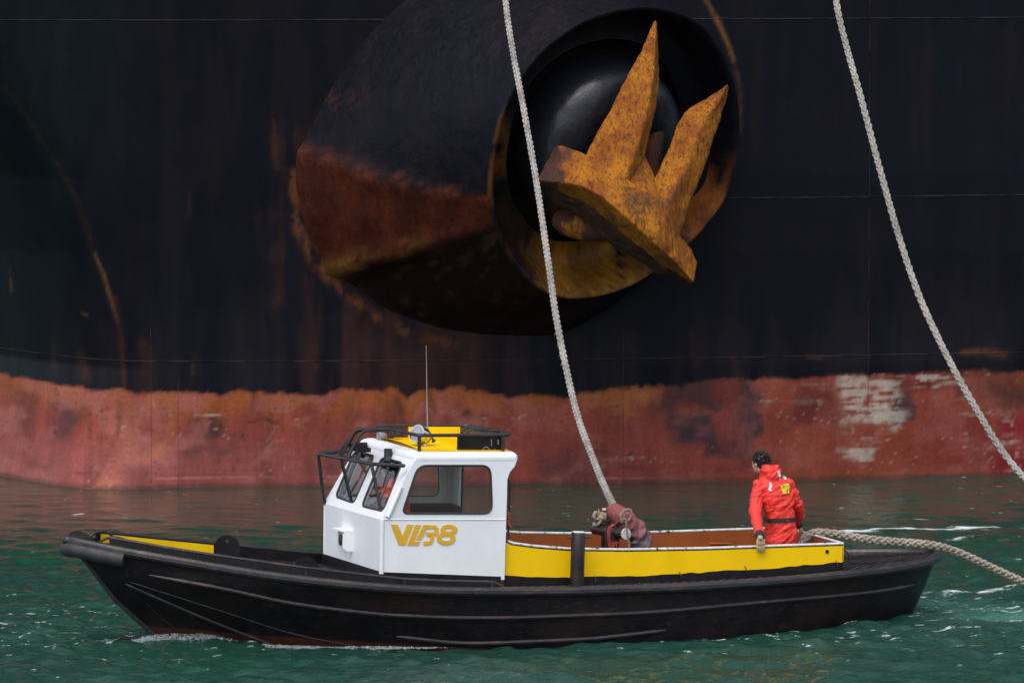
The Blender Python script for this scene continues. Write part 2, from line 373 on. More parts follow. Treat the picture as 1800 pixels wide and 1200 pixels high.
# ================================================================== SHIP
SHIP_TOP = 16.0
def stem_x(z): return np.interp(z, [-3, 0, .6, 1.75, 3.4, 4.55, 5.6, 6.8, 16], [-6.1, -6.15, -5.95, -5.62, -6.0, -6.45, -7.1, -7.75, -12.5])
def ship_y(X, Z):
    xs = stem_x(Z); t = X - xs
    y = 81.15 + .0088 * np.clip(t, 0, 99)**2 + .004 * np.clip(t, 0, 99)
    s = -t; y = y + 1.25 * (np.logaddexp(0, (s - .25) * 3.2) / 3.2)**1.12
    z = np.clip(Z, 0, 99); y = y - .0125 * z**2 * (1 - .03 * z)
    y = y + .007 * np.cos(X * 7.4 + .6) * sst(0, .5, Z)
    y = y - .55 * np.exp(-((X + 6.0) / 1.0)**2) * sst(1.0, -.4, Z)            # the forefoot swells out at the waterline
    return y + .012 * (fbm(X * .9, Z * .9, 77, 3) - .5)
sx = np.r_[-40, -26, -18, -13, -10.5, np.arange(-9.2, 9.21, .034), 11, 15, 22, 32, 50, 80]
sz = np.r_[-3, -1.2, np.arange(-.5, 8.41, .034), 9.2, 10.5, 12.5, 14.5, SHIP_TOP]
V, Fc = gridmesh(sx, sz, lambda X, Z: np.stack([X, ship_y(X, Z), Z], -1))
nx, nz = len(sx), len(sz)
X, Z = V[:, 0], V[:, 2]
# --- the paint: black topsides over worn red bottom paint, with blotches, rust runs, scrapes and painted sky sheen where the photograph has them
UX = lambda u: (u - 900) * 81.9 / FPX
VZ = lambda v: CAMH - (v - HORIZON) * 81.9 / FPX
n_a = fbm(X * 1.1, Z * 1.1, 1, 5); n_b = fbm(X * 4, Z * 4, 2, 5); n_c = fbm(X * 14, Z * 14, 3, 4); n_v = fbm(X * 5, Z * .5, 4, 4); n_h = fbm(X * 1.2, Z * 12, 6, 4)
def lerp(c, t, k): t = np.clip(t, 0, 1)[:, None]; return c * (1 - t) + np.asarray(k, float) * t
def patch(u0, u1, v0, v1, soft=.08, wob=.25, nz_=None):
    x0, x1, z1, z0 = UX(u0), UX(u1), VZ(v0), VZ(v1); nn = (n_b - .5) * wob + (n_a - .5) * wob
    nn = nn if nz_ is None else nz_
    dx = np.minimum(X - x0, x1 - X) + nn; dz = np.minimum(Z - z0, z1 - Z) + nn
    return sst(-soft, soft, np.minimum(dx, dz))
def run(pts, wd, soft=.5, seed=0):
    d, al = polydist(X, Z, [(UX(u), VZ(v)) for u, v in pts]); wv = wd * .8 * (.4 + fbm(al * 3, al * 0 + seed, 50 + seed, 3))
    return np.exp(-(d / wv)**2) * np.clip(.1 + 1.9 * (.5 * n_b + .5 * n_c - .22), 0, 1)
BLK = np.array([.0030, .0036, .0086]); c = np.tile(BLK, (len(X), 1))
c = lerp(c, sst(.45, .7, n_a) * .5, (.0058, .0046, .0072)); c = lerp(c, sst(.5, .75, n_v) * .35, (.010, .0065, .0065))
c = lerp(c, .5 * sst(.6, .8, n_b), (.0035, .0035, .0042))
c = lerp(c, .75 * sst(3.1, 1.6, Z) * sst(.25, .7, n_v), (.012, .010, .0145))  # lower topsides lightened: sky reflection put into the paint colour
c = lerp(c, sst(-5.6, -7.0, X - .25 * Z + .9) * .7, (.004, .0085, .0105))  # teal sky reflection painted on the hull left of the stem
# rust in the black
for pts, wd, k, am in [
    ([(20, 150), (50, 190), (90, 255), (130, 320), (155, 385), (172, 440)], .06, (.030, .013, .007), .6),
    ([(172, 440), (188, 480), (202, 530), (212, 560)], .035, (.13, .060, .016), .9),
    ([(205, 520), (214, 570), (219, 620), (222, 690), (215, 750)], .06, (.06, .018, .010), .8),
    ([(255, 600), (262, 640), (255, 690)], .16, (.035, .014, .010), .8), ([(140, 620), (150, 660)], .10, (.05, .02, .012), .7), ([(85, 600), (90, 660)], .05, (.05, .02, .012), .7),
    ([(145, 545), (155, 550)], .04, (.09, .045, .02), .9), ([(5, 480), (8, 520)], .03, (.10, .05, .015), .8), ([(485, 205), (490, 290)], .06, (.05, .02, .010), .8), ([(345, 620), (342, 650)], .04, (.05, .02, .012), .7),
    ([(340, 330), (338, 370)], .04, (.03, .014, .01), .6), ([(545, 620), (560, 640)], .06, (.05, .02, .012), .7),
    ([(1240, 0), (1262, 40), (1280, 80), (1288, 105)], .045, (.19, .085, .022), 1.), ([(1220, -30), (1240, 5)], .04, (.08, .03, .012), .7), ([(1288, 100), (1300, 150), (1302, 230)], .04, (.07, .028, .012), .7),
    ([(1700, 625), (1740, 622), (1775, 630)], .07, (.12, .045, .018), .8), ([(1420, 628), (1445, 630)], .05, (.08, .035, .018), .8), ([(1290, 630), (1300, 660)], .09, (.05, .018, .012), .7),
    ([(1100, 590), (1110, 615)], .07, (.045, .017, .012), .7), ([(1215, 580), (1222, 640)], .08, (.03, .013, .011), .7)]:
    c = lerp(c, run(pts, wd, seed=len(pts)) * am, k)
# the rust that has washed down below the anchor housing
ou = [(520, 300), (522, 380), (555, 450), (600, 500), (650, 545), (720, 580), (800, 600)]
d, al = polydist(X, Z, [(UX(u), VZ(v)) for u, v in ou])
c = lerp(c, np.exp(-((d - .01) / (.03 + .09 * n_b))**2) * sst(.34, .62, .6 * fbm(X * 13, Z * 3.2, 88, 4) + .4 * n_c) * .9, (.105, .036, .012))
below = sst(VZ(430), VZ(600), Z) * sst(UX(505), UX(560), X) * (1 - sst(UX(780), UX(1000), X))
c = lerp(c, below * sst(.38, .62, n_v) * .45, (.045, .013, .009)); c = lerp(c, patch(640, 860, 580, 690, .5, .5) * .55, (.040, .015, .013))
c = lerp(c, patch(490, 530, 240, 520, .25, .8) * sst(.45, .65, n_v) * .45, (.04, .015, .010))
# red bottom paint
zb = np.interp(X, [UX(0), UX(150), UX(230), UX(500), UX(640), UX(700), UX(715), UX(735), UX(800), UX(850), UX(960), UX(1060), UX(1160), UX(1180), UX(1250), UX(1500), UX(1800)],
               [1.46, 1.43, 1.42, 1.36, 1.42, 1.40, 1.24, 1.38, 1.42, 1.36, 1.29, 1.38, 1.42, 1.44, 1.50, 1.55, 1.58])
zz = zb + .10 * (n_a - .5) + .16 * (n_b - .5) + .05 * (n_c - .5)
red = np.tile(np.array([.195, .042, .031]), (len(X), 1))
red = lerp(red, sst(.35, .65, n_a), (.175, .040, .035)); red = lerp(red, sst(.9, .3, Z) * (1 - sst(UX(600), UX(1000), X)) * .85, (.215, .060, .056))
red = lerp(red, sst(.75, 1.3, Z) * sst(.3, .6, n_b) * (1 - sst(UX(1150), UX(1250), X)), (.235, .060, .021))
red = lerp(red, sst(.5, .72, n_v) * .4, (.11, .030, .026)); red = lerp(red, sst(.55, .75, n_h) * .3, (.13, .034, .030))
red = lerp(red, sst(UX(1180), UX(1400), X) * .8, (.20, .044, .026))
for u0, u1, v0, v1, k, am, sf in [
    (100, 135, 710, 775, (.055, .028, .032), .75, .1), (135, 185, 700, 725, (.06, .028, .030), .6, .1), (345, 400, 730, 770, (.030, .020, .026), .8, .1), (320, 420, 765, 800, (.07, .032, .035), .6, .15),
    (0, 45, 700, 770, (.06, .026, .028), .5, .2), (940, 1060, 790, 850, (.05, .026, .034), .55, .25), (570, 680, 770, 830, (.08, .035, .036), .5, .2),
    (1175, 1265, 715, 790, (.018, .021, .032), .85, .12), (1150, 1260, 668, 720, (.030, .020, .023), .8, .15), (1230, 1320, 780, 806, (.03, .022, .030), .75, .1), (1295, 1325, 670, 765, (.022, .021, .034), .85, .06),
    (1265, 1300, 675, 790, (.12, .026, .026), .8, .1), (1400, 1480, 672, 750, (.10, .020, .020), .75, .15), (1580, 1610, 690, 740, (.025, .020, .032), .75, .08), (1570, 1700, 665, 690, (.09, .016, .018), .8, .1),
    (1250, 1320, 820, 840, (.11, .024, .034), .8, .1), (1755, 1830, 680, 730, (.035, .026, .026), .7, .2), (1770, 1840, 735, 838, (.17, .012, .020), .85, .1), (1700, 1800, 660, 700, (.06, .022, .016), .6, .2), (1640, 1760, 720, 830, (.14, .020, .022), .5, .2),
    (1090, 1160, 682, 705, (.27, .090, .035), .9, .08), (1000, 1090, 690, 710, (.22, .075, .03), .6, .1), (940, 985, 718, 728, (.03, .018, .02), .8, .05), (820, 850, 722, 730, (.02, .014, .018), .8, .05), (1370, 1500, 730, 740, (.10, .02, .02), .5, .2)]:
    red = lerp(red, patch(u0, u1, v0, v1, sf, .3) * am, k)
red = lerp(red, sst(.50, .66, fbm(X * 1.7 + 5, Z * 2.2, 55, 4)) * (.9 - .5 * sst(UX(700), UX(1100), X)) * .75, (.265, .088, .076))
# scuffs and flaking
red = lerp(red, sst(.72, .80, n_b * .6 + n_c * .4) * .8, (.035, .018, .018))
n_d = fbm(X * 30, Z * 30, 91, 3)
red = lerp(red, sst(.70, .74, n_d) * sst(.5, .62, n_b) * .5, (.06, .025, .022)); red = lerp(red, sst(.74, .79, fbm(X * 26, Z * 44, 93, 3)) * sst(.56, .66, fbm(X * .9, Z * 5, 94, 3)) * .6, (.32, .20, .17))
wsc = fbm(X * 1.6, Z * 16, 8, 5)
for u0, u1, v0, v1, am, th in [(1488, 1588, 670, 742, .85, .38), (1520, 1570, 735, 750, .9, .5), (1430, 1590, 664, 676, .6, .55), (1615, 1700, 668, 682, .8, .5), (1482, 1535, 776, 818, .75, .46), (1430, 1460, 806, 816, .7, .48),
                               (1690, 1800, 720, 830, .55, .56), (1360, 1440, 680, 700, .5, .56), (300, 410, 718, 730, .7, .60), (1060, 1220, 810, 824, .5, .57), (620, 660, 724, 734, .5, .6)]:
    red = lerp(red, patch(u0, u1, v0, v1, .09, .35) * sst(th, th + .16, wsc * .7 + n_c * .3) * am, (.36, .31, .27))
for pts, wd, k, am in [([(215, 700), (212, 750), (190, 800), (165, 850)], .06, (.10, .030, .016), .8), ([(222, 690), (235, 760), (200, 830)], .07, (.28, .085, .04), .5), ([(300, 680), (303, 740), (285, 785), (245, 800)], .10, (.30, .095, .045), .7), ([(268, 688), (274, 705)], .05, (.40, .16, .03), .9), ([(160, 850), (185, 838), (215, 834)], .06, (.34, .12, .06), .7),
                       ([(280, 832), (400, 831), (560, 830), (700, 838)], .012, (.33, .14, .12), .8), ([(0, 816), (90, 820), (180, 826)], .012, (.06, .025, .02), .7), ([(700, 690), (710, 730), (705, 760)], .09, (.04, .016, .012), .9), ([(755, 685), (765, 720)], .06, (.05, .018, .012), .8), ([(720, 690), (730, 740)], .10, (.26, .10, .035), .7),
                       ([(810, 693), (840, 716)], .09, (.26, .09, .03), .6), ([(1065, 820), (1130, 822)], .025, (.02, .014, .016), .9), ([(470, 770), (490, 740), (470, 720)], .02, (.26, .11, .09), .6), ([(160, 740), (165, 790)], .03, (.05, .02, .02), .5),
                       ([(460, 800), (480, 770), (500, 765)], .02, (.30, .13, .11), .6), ([(1050, 840), (1250, 838), (1330, 826)], .010, (.28, .12, .10), .6), ([(440, 735), (470, 728), (490, 738)], .03, (.03, .018, .018), .8), ([(90, 685), (96, 695)], .03, (.015, .01, .01), .9)]:
    red = lerp(red, run(pts, wd, seed=len(pts) + 3) * am, k)
red = red * np.array([1.13, 1.13, 1.08])
red = lerp(red, sst(-.42, -.04, Z - zz - .25 * (n_b - .5)) * sst(.34, .56, n_a * .6 + n_b * .4) * (1 - .8 * sst(UX(1000), UX(1200), X)) * .42, (.30, .088, .024))
fz = sst(-.035, .035, Z - zz)
c = red * (1 - fz)[:, None] + c * fz[:, None]
c = lerp(c, sst(.06, .0, np.abs(Z - zz + .02)) * sst(.45, .65, n_b) * .5 * (1 - sst(UX(1150), UX(1250), X)), (.20, .060, .018))
c = lerp(c, sst(.09, .02, Z) * .6, (.06, .030, .026))
SHIPX, SHIPC = V.copy(), c
# close the hull: deck, back and ends
top = np.arange((nz - 1) * nx, nz * nx); bot = np.arange(nx); nv = len(V)
back = np.stack([sx, np.full(nx, 150.), np.full(nx, SHIP_TOP)], -1); back2 = back.copy(); back2[:, 2] = -3
V2 = np.vstack([V, back, back2]); i = np.arange(nx - 1)
F2 = np.vstack([Fc, np.stack([top[i], top[i + 1], nv + i + 1, nv + i], -1), np.stack([nv + i, nv + i + 1, nv + nx + i + 1, nv + nx + i], -1)])
ship = empty('cargo_ship', 'huge cargo ship with black topsides and worn red bottom paint filling the background', 'ship', loc=(0, 81.2, 0))
def hull_mat():
    b = NB('ship_paint'); col = b.att('paint', 'Color'); sep = b.new('ShaderNodeSeparateXYZ'); b.set(sep.inputs[0], b.obj); x, z = sep.outputs[0], sep.outputs[2]
    f1 = b.noise(22, 5, .7); f2 = b.noise(2.2, 5, .65, b.mapping((1.6, 1.6, .5)))
    col = b.mix(1., col, b.mix(f1, (.55, .55, .55), (1.45, 1.45, 1.45)), 'MULTIPLY'); col = b.mix(.8, col, b.mix(b.rng(f2, .3, .7), (.82, .82, .82), (1.18, 1.18, 1.18)), 'MULTIPLY')
    h = b.noise(.9, 3); seams = None
    for zz_, x0 in ((4.22, 3.0), (6.86, -99), (1.86, -99)):   # welded plate seams
        d = b.math('ABSOLUTE', b.math('SUBTRACT', z, b.math('ADD', zz_ - .01, b.math('MULTIPLY', b.noise(.3, 1), .02))))
        s_ = b.math('MULTIPLY', b.rng(d, .004, .011, 1., 0.), b.rng(x, x0, x0 + .3)); seams = s_ if seams is None else b.math('MAXIMUM', seams, s_)
    for x0, z0, z1 in ((-6.0 + .7, 0, 2.6), (-4.9, -1, 1.5), (1.64, -1, 2.2), (5.3, 1, 9)):
        d = b.math('ABSOLUTE', b.math('SUBTRACT', x, x0)); s_ = b.math('MULTIPLY', b.rng(d, .004, .012, .6, 0.), b.math('MULTIPLY', b.rng(z, z0, z0 + .1), b.rng(z, z1, z1 + .1, 1., 0.))); seams = b.math('MAXIMUM', seams, s_)
    sc = b.math('MULTIPLY', seams, b.rng(b.noise(3, 4), .35, .6)); col = b.mix(b.math('MULTIPLY', sc, .5), col, (.075, .055, .055))
    nb = b.bump(seams, .012); nb = b.bump(f1, .004, .5, nb)
    return b.fin(col, b.rng(f2, .2, .8, .42, .60), nb, 0, .12)
M['ship'] = hull_mat()
hull = mesh_np('hull', V2 - np.array([0, 81.2, 0]), F2, M['ship'], ship)
attr(hull, 'paint', np.vstack([c, np.tile(BLK, (2 * nx, 1))]))

# --- the swollen housing the anchor lies against
NA = 160
r0 = cspline([(517, 300), (560, 190), (620, 90), (700, 5), (800, -60), (900, -90), (1010, -70), (1090, -10), (1140, 80), (1160, 180), (1150, 290), (1130, 380), (1100, 470), (1030, 550), (960, 588), (860, 596), (740, 576), (640, 530), (555, 440)], NA)
r1 = cspline([(861, 310), (884, 195), (938, 104), (1010, 45), (1085, 17), (1160, 14), (1225, 38), (1268, 90), (1294, 165), (1297, 245), (1282, 330), (1245, 390), (1200, 437), (1130, 490), (1060, 518), (985, 522), (925, 490), (885, 435), (866, 380)], NA)
an = nrm([.50, -.80, -.28]); PC = aty(1080, 268, 80.1)
R0 = np.array([aty(u, v, 82.3) for u, v in r0]); R0[:, 1] = ship_y(R0[:, 0], R0[:, 2]) + .06
R1 = np.array([onplane(u, v, PC, an) for u, v in r1]); cen1 = R1.mean(0)
rings = []; ts = np.r_[np.linspace(0, .96, 26), .985]
for t in ts:
    bulge = .10 * math.sin(math.pi * t)
    P = R0 * (1 - t) + R1 * t; ai_ = (np.arange(NA) / NA * 19 + 9.5) % 19 - 9.5; cm_ = P.mean(0)
    k_ = .035 * np.exp(-((ai_ + 1.25) / .16)**2) - .085 * sst(-1.25, -1.75, ai_) * sst(-5.5, -4.0, ai_) + .030 * np.exp(-((ai_ - .35 + .85 * t) / .12)**2)
    rings.append(P + (P - cm_) * (bulge * .35 + k_ * math.sin(math.pi * min(1, t * .9 + .12)))[:, None])
for s, d in [(.999, .015), (.992, .02), (.98, .015), (.965, -.02), (.94, -.12), (.90, -.3), (.88, -.52), (.84, -.62), (.76, -.66), (.70, -.62)]: rings.append(cen1 + s * (R1 - cen1) + an * d)
rings = np.array(rings); nr = len(rings)
mb = MB(); mb.loft(rings, True, False)
hp = empty.__class__
P = rings.reshape(-1, 3); tt = np.repeat(np.r_[ts, [1.02, 1.04, 1.06, 1.08, 1.1, 1.2, 1.3, 1.35, 1.4, 1.45]], NA); aa = np.tile(np.arange(NA) / NA * 19, nr)   # control-point index round the rim
def adist(a0): return (aa - a0 + 9.5) % 19 - 9.5
n1 = fbm(tt * 6, aa * 3, 21, 5); n2 = fbm(P[:, 0] * 5, P[:, 2] * 1.2, 22, 4); n3 = fbm(P[:, 0] * 9, P[:, 2] * 9, 23, 4); n4 = fbm(tt * 2 + aa * 2.2, aa * 7 - tt * 9, 25, 4)
cc = np.tile(np.array([.0048, .0050, .0092]), (len(P), 1)); cc = lerp(cc, sst(.45, .7, n2) * .5, (.010, .007, .009))
bd = tt < 1.0
up = adist(.40) + .85 * np.clip(tt, 0, 1) + .35 * (n1 - .5)                                          # above the scraped line: black; below it: rust
rustm = sst(.12, -.12, up) * sst(-5.2, -4.2, adist(0))
cc = np.where(bd[:, None], lerp(cc, rustm, (.040, .0085, .0052)), cc); cc = np.where(bd[:, None], lerp(cc, rustm * sst(.45, .7, n2) * .8, (.068, .015, .0065)), cc)
cc = np.where(bd[:, None], lerp(cc, np.exp(-((up) / .10)**2) * sst(.4, .6, n3) * .8, (.10, .026, .014)), cc)
low = sst(-1.15, -1.45, adist(0) + .2 * (n1 - .5)) * sst(-5.2, -4.0, adist(0)); cc = np.where(bd[:, None], lerp(cc, low, (.012, .0042, .0042)), cc)  # shade of the downward-facing underside painted in as dark maroon
strk = np.exp(-((adist(-1.22) + .25 * (n4 - .5)) / .13)**2) * sst(.80, .35, tt) ; cc = np.where(bd[:, None], lerp(cc, strk * sst(.36, .54, n3 * .5 + n4 * .5) * .95, (.17, .072, .016)), cc)
cc = np.where(bd[:, None], lerp(cc, sst(-1.3, -1.5, adist(0)) * sst(-4.2, -3.2, adist(0)) * sst(.60, .7, n4) * .35, (.08, .035, .012)), cc)
edge0 = sst(.05, .0, tt + .05 * (n3 - .5)) * sst(-3.4, -2.9, adist(0)) * sst(1.0, .3, adist(0)); cc = lerp(cc, edge0 * sst(.42, .6, n3), (.15, .060, .018))
cc = np.where(bd[:, None], lerp(cc, np.exp(-((adist(1.15) + .3 * (n1 - .5)) / .18)**2) * sst(.4, .1, tt) * .5 * sst(.45, .6, n3), (.05, .020, .010)), cc)
rim = tt > 1.0
cc = np.where(rim[:, None], lerp(cc, sst(.38, .62, n2) * sst(2.4, .8, np.abs(adist(11.3))) * .95, (.20, .062, .014)), cc); nst = fbm(P[:, 0] * 16, P[:, 2] * 2.2, 27, 3)
cc = np.where(rim[:, None], lerp(cc, sst(.28, .48, nst * .6 + n2 * .4) * sst(1.9, .9, np.abs(adist(14.3))) * .95, (.30, .125, .016)), cc); cc = np.where(rim[:, None], lerp(cc, sst(2.6, 1.6, np.abs(adist(15.5))) * .5 * sst(.4, .6, n2), (.06, .02, .008)), cc)
cc = np.where(rim[:, None], lerp(cc, sst(.50, .62, n2) * sst(1.2, .3, np.abs(adist(.2))) * .8, (.13, .05, .014)), cc)
OFF = np.array([0, 81.2, 0])
mb.v = [v - OFF for v in mb.v]
def cast_mat(name, rlo=.3, rhi=.5, spec=.5):
    b = NB(name); col = b.att('paint', 'Color'); f1 = b.noise(18, 6, .7); f2 = b.noise(6, 5, .7, b.mapping((2.5, 2.5, .5)))
    col = b.mix(1., col, b.mix(f1, (.5, .5, .5), (1.5, 1.5, 1.5)), 'MULTIPLY'); col = b.mix(.7, col, b.mix(b.rng(f2, .3, .7), (.7, .7, .7), (1.3, 1.3, 1.3)), 'MULTIPLY')
    return b.fin(col, b.rng(f2, .2, .8, rlo, rhi), b.bump(b.noise(4, 5), .04, .5, b.bump(b.noise(1.1, 2), .10, .5)), 0, spec)
M['casting'] = cast_mat('housing_paint', .36, .55, .13)
hs = mb.build('anchor_housing', M['casting'], ship, angle=50, fix=False); attr(hs, 'paint', cc)
# the smooth domed lip of the hawse pipe
mb = MB(); dc = cen1 + .02 * (R1[0] - cen1); sc_ = [(.590, -.66), (.588, -.42), (.580, -.17), (.556, .0), (.505, .12), (.435, .19), (.36, .225), (.30, .21), (.25, .12), (.23, -.1), (.21, -.6), (.20, -1.2)]
D0 = (R1 - cen1); rings = spline([np.r_[s, d] for s, d in sc_], 44)
dome = np.array([dc + s * D0 + an * d for s, d in rings]); mb.loft(dome - OFF, True, False)
P = dome.reshape(-1, 3); aa = np.tile(np.arange(NA) / NA * 19, len(rings)); n2 = fbm(P[:, 0] * 5, P[:, 2] * 1.2, 32, 4)
dd = (aa - 13.5 + 9.5) % 19 - 9.5
cc = np.tile(np.array([.011, .0125, .0185]), (len(P), 1)); cc = lerp(cc, sst(4.4, 3.2, np.abs(dd) + 1.6 * (n2 - .5)) * .9, (.035, .012, .006)); cc = lerp(cc, sst(3.4, 2.2, np.abs(dd)) * sst(.50, .66, n2), (.10, .038, .008))
dm = mb.build('hawse_lip', cast_mat('lip_paint', .30, .42, .45), ship, angle=180, fix=False); attr(dm, 'paint', cc)

# ================================================================== ANCHOR
b = NB('rusty_cast_iron'); f1 = b.noise(2.2, 6, .7); f2 = b.noise(9, 6, .75, b.mapping((2.2, 2.2, .7), rot=(0, .5, 0))); f3 = b.voro(14, b.mapping((1.6, 1.6, .9)))
col = b.mix(b.rng(f1, .38, .6), (.62, .225, .010), (.38, .105, .010)); col = b.mix(b.rng(f2, .48, .66), col, (.17, .045, .012)); fs_ = b.noise(5, 5, .75, b.mapping((6, 6, .8))); col = b.mix(b.math('MULTIPLY', b.rng(fs_, .50, .68), .7), col, (.11, .038, .012)); col = b.mix(b.math('MULTIPLY', b.rng(b.noise(1.3, 4), .52, .62), b.rng(f2, .35, .6)), col, (.10, .065, .020))
col = b.mix(b.math('MULTIPLY', b.rng(f3, .10, .22, 1., 0.), b.rng(b.noise(5, 3), .42, .55)), col, (.030, .014, .010)); col = b.mix(b.rng(b.att('bare'), .2, .8), col, b.mix(b.rng(f2, .4, .6), (.075, .032, .026), (.11, .042, .026)))
nb = b.bump(f2, .07, .8); nb = b.bump(fs_, .05, .8, nb); nb = b.bump(b.noise(40, 4, .7), .012, .8, nb)
M['iron'] = b.fin(col, .72, nb, 0, .3)
M['iron_dark'] = paint('dark_rust_shade', (.055, .020, .012), (.030, .013, .010), 3, .7, (.12, .045, .012), 5, (.55, .7), .03, 12, spec=.25)  # underside shade put into the web's colour; on the shackle, dark rust
AO = np.array([1.6, 79.0, 4.2])
anchor = empty('anchor', 'big rusty orange stockless anchor hauled up against its housing on the ship', 'anchor', loc=AO)
def rough(o, amp=.02, sc=3., bare=None):
    me = o.data; n = len(me.vertices); V = np.zeros(n * 3, np.float32); me.vertices.foreach_get('co', V); V = V.reshape(-1, 3)
    N = np.zeros(n * 3, np.float32); me.vertices.foreach_get('normal', N); N = N.reshape(-1, 3)
    V2 = V + N * (amp * (fbm(V[:, 0] * sc + V[:, 1] * sc * .7, V[:, 2] * sc, 41, 4) - .5))[:, None]
    me.vertices.foreach_set('co', V2.astype(np.float32).ravel()); me.update(); 
    if 'bare' not in me.attributes: attr(o, 'bare', bare(V) if bare else np.zeros(n))
def resample_sections(secs, n):
    S = np.asarray(secs, float); k = S.shape[1]; return np.stack([spline(S[:, j], n) if len(S) > 2 else S[0, j] * (1 - np.linspace(0, 1, n))[:, None] + S[-1, j] * np.linspace(0, 1, n)[:, None] for j in range(k)], 1)
def dense(ring, per):
    out = []; k = len(ring)
    for j in range(k):
        for t in range(per): out.append(ring[j] * (1 - t / per) + ring[(j + 1) % k] * (t / per))
    out = np.array(out)
    for _ in range(1): out = .5 * out + .25 * np.roll(out, 1, 0) + .25 * np.roll(out, -1, 0)
    return out
def fluke(secs, th, Y0, Y1):
    # each row: left edge, ridge, right edge of the blade in the photograph; the ridge stands proud, the back is hollow
    rows = []
    for i, (l, r, g) in enumerate(secs):
        t = i / (len(secs) - 1); Y = Y0 + (Y1 - Y0) * t; q = th * (1 - .72 * t)
        L, Rg, G = aty(*l, Y + .06), aty(*r, Y - .12 * (1 - .6 * t)), aty(*g, Y + .34 * (1 - .5 * t))
        rows.append([L, Rg, G, G + np.array([-.03, q, .0]), (L + G) / 2 + np.array([0, q * .9, 0]), L + np.array([.03, q * .8, 0])])
    S = resample_sections(rows, 90); mb = MB(); mb.loft([dense(r, 8) - AO for r in S]); return mb.build('fluke', M['iron'], anchor, angle=180)
f1_ = fluke([((1018, 300), (1096, 330), (1106, 352)), ((1040, 250), (1106, 300), (1122, 305)), ((1066, 205), (1126, 245), (1143, 232)), ((1092, 155), (1140, 190), (1157, 170)), ((1122, 100), (1150, 130), (1157, 110)), ((1140, 62), (1152, 75), (1156, 66)), ((1150, 38), (1152, 38), (1155, 40))], .48, 78.75, 79.45)
f2_ = fluke([((1132, 342), (1170, 385), (1192, 425)), ((1156, 305), (1180, 345), (1212, 360)), ((1176, 262), (1204, 300), (1235, 302)), ((1194, 214), (1226, 240), (1254, 250)), ((1212, 192), (1246, 200), (1266, 212)), ((1245, 172), (1266, 172), (1274, 184)), ((1276, 150), (1279, 150), (1281, 153))], .46, 78.9, 80.2)
for o in (f1_, f2_): rough(o, .05, 2.6); rough(o, .03, 12)
# crown: the heavy cross piece
rows = []
for top, ridge, lowf, under, Y in [((975, 258), (958, 290), (944, 318), (960, 336), 79.0), ((990, 256), (986, 296), (968, 321), (985, 345), 78.75), ((1030, 272), (1030, 306), (1010, 326), (1030, 362), 78.6), ((1082, 300), (1072, 334), (1048, 341), (1072, 392), 78.5),
                                   ((1125, 330), (1112, 368), (1088, 372), (1100, 416), 78.45), ((1150, 345), (1140, 394), (1122, 402), (1132, 440), 78.5), ((1176, 366), (1164, 420), (1152, 430), (1156, 462), 78.6), ((1188, 404), (1184, 446), (1178, 452), (1172, 478), 78.8), ((1212, 436), (1204, 466), (1200, 476), (1196, 488), 79.0), ((1224, 460), (1220, 488), (1219, 496), (1214, 499), 79.15)]:
    A_, B_, C_, D_ = aty(*top, Y + .28), aty(*ridge, Y), aty(*lowf, Y - .04), aty(*under, Y + .42)
    rows.append([A_, B_, C_, D_, D_ + np.array([0, .25, .05]), A_ + np.array([0, .3, -.05])])
S = resample_sections(rows, 110); mb = MB(); mb.loft([dense(r, 9) - AO for r in S]); cr = mb.build('crown', M['iron'], anchor, angle=180)
rough(cr, .045, 2.2, bare=lambda V: sst(.25, -.35, V[:, 0] + .75 + .5 * (fbm(V[:, 0] * 4, V[:, 2] * 4, 61, 4) - .5) + .5 * V[:, 2] * 0) * sst(.36, .52, fbm(V[:, 0] * 3, V[:, 2] * 3, 63, 3) + .1))
# shank running into the pipe, and the knuckles under the crown
mb = MB(); sp = [aty(1150, 385, 78.95), aty(1118, 310, 79.25), aty(1085, 235, 80.0), aty(1070, 190, 81.2)]
mb.tube([p - AO for p in spline(sp, 16)], np.linspace(.30, .24, 16), 10, flat=.75); sh = mb.build('shank', M['iron'], anchor, angle=40); rough(sh, .03, 3)
rough(cr, .035, 12)
# the hollow underside: two curved webs that carry the crown, and the rusty heel of the shank between them
rows = []
for u, v, hh, Y in [(968, 326, 8, 79.0), (985, 338, 30, 78.95), (1020, 352, 34, 78.9), (1060, 376, 42, 78.85), (1092, 402, 44, 78.85), (1118, 424, 38, 78.85), (1145, 444, 34, 78.9), (1175, 464, 28, 79.0), (1202, 482, 14, 79.15)]:
    a_, b_ = aty(u, v - 14, Y), aty(u - hh * .35, v + hh * .75, Y + .30); rows.append([a_, .55 * a_ + .45 * b_ + np.array([0, -.06, 0]), b_, b_ + np.array([0, .35, .12]), a_ + np.array([0, .5, .0])])
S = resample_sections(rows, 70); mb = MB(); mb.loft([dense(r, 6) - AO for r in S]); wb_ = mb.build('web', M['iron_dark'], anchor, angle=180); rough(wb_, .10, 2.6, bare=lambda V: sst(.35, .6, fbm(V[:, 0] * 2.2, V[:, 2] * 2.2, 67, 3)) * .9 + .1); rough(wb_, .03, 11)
mb = MB(); mb.tube([p - AO for p in spline([aty(1120, 400, 79.3), aty(1060, 398, 79.5), aty(1005, 392, 79.75), aty(985, 385, 79.9)], 24)], np.interp(np.linspace(0, 1, 24), [0, .5, 1], [.26, .30, .20]), 18, flat=.8); hl = mb.build('heel', M['iron'], anchor, angle=180); rough(hl, .08, 2.6, bare=lambda V: sst(.45, .6, fbm(V[:, 0] * 2.5, V[:, 2] * 2.5, 69, 3)))
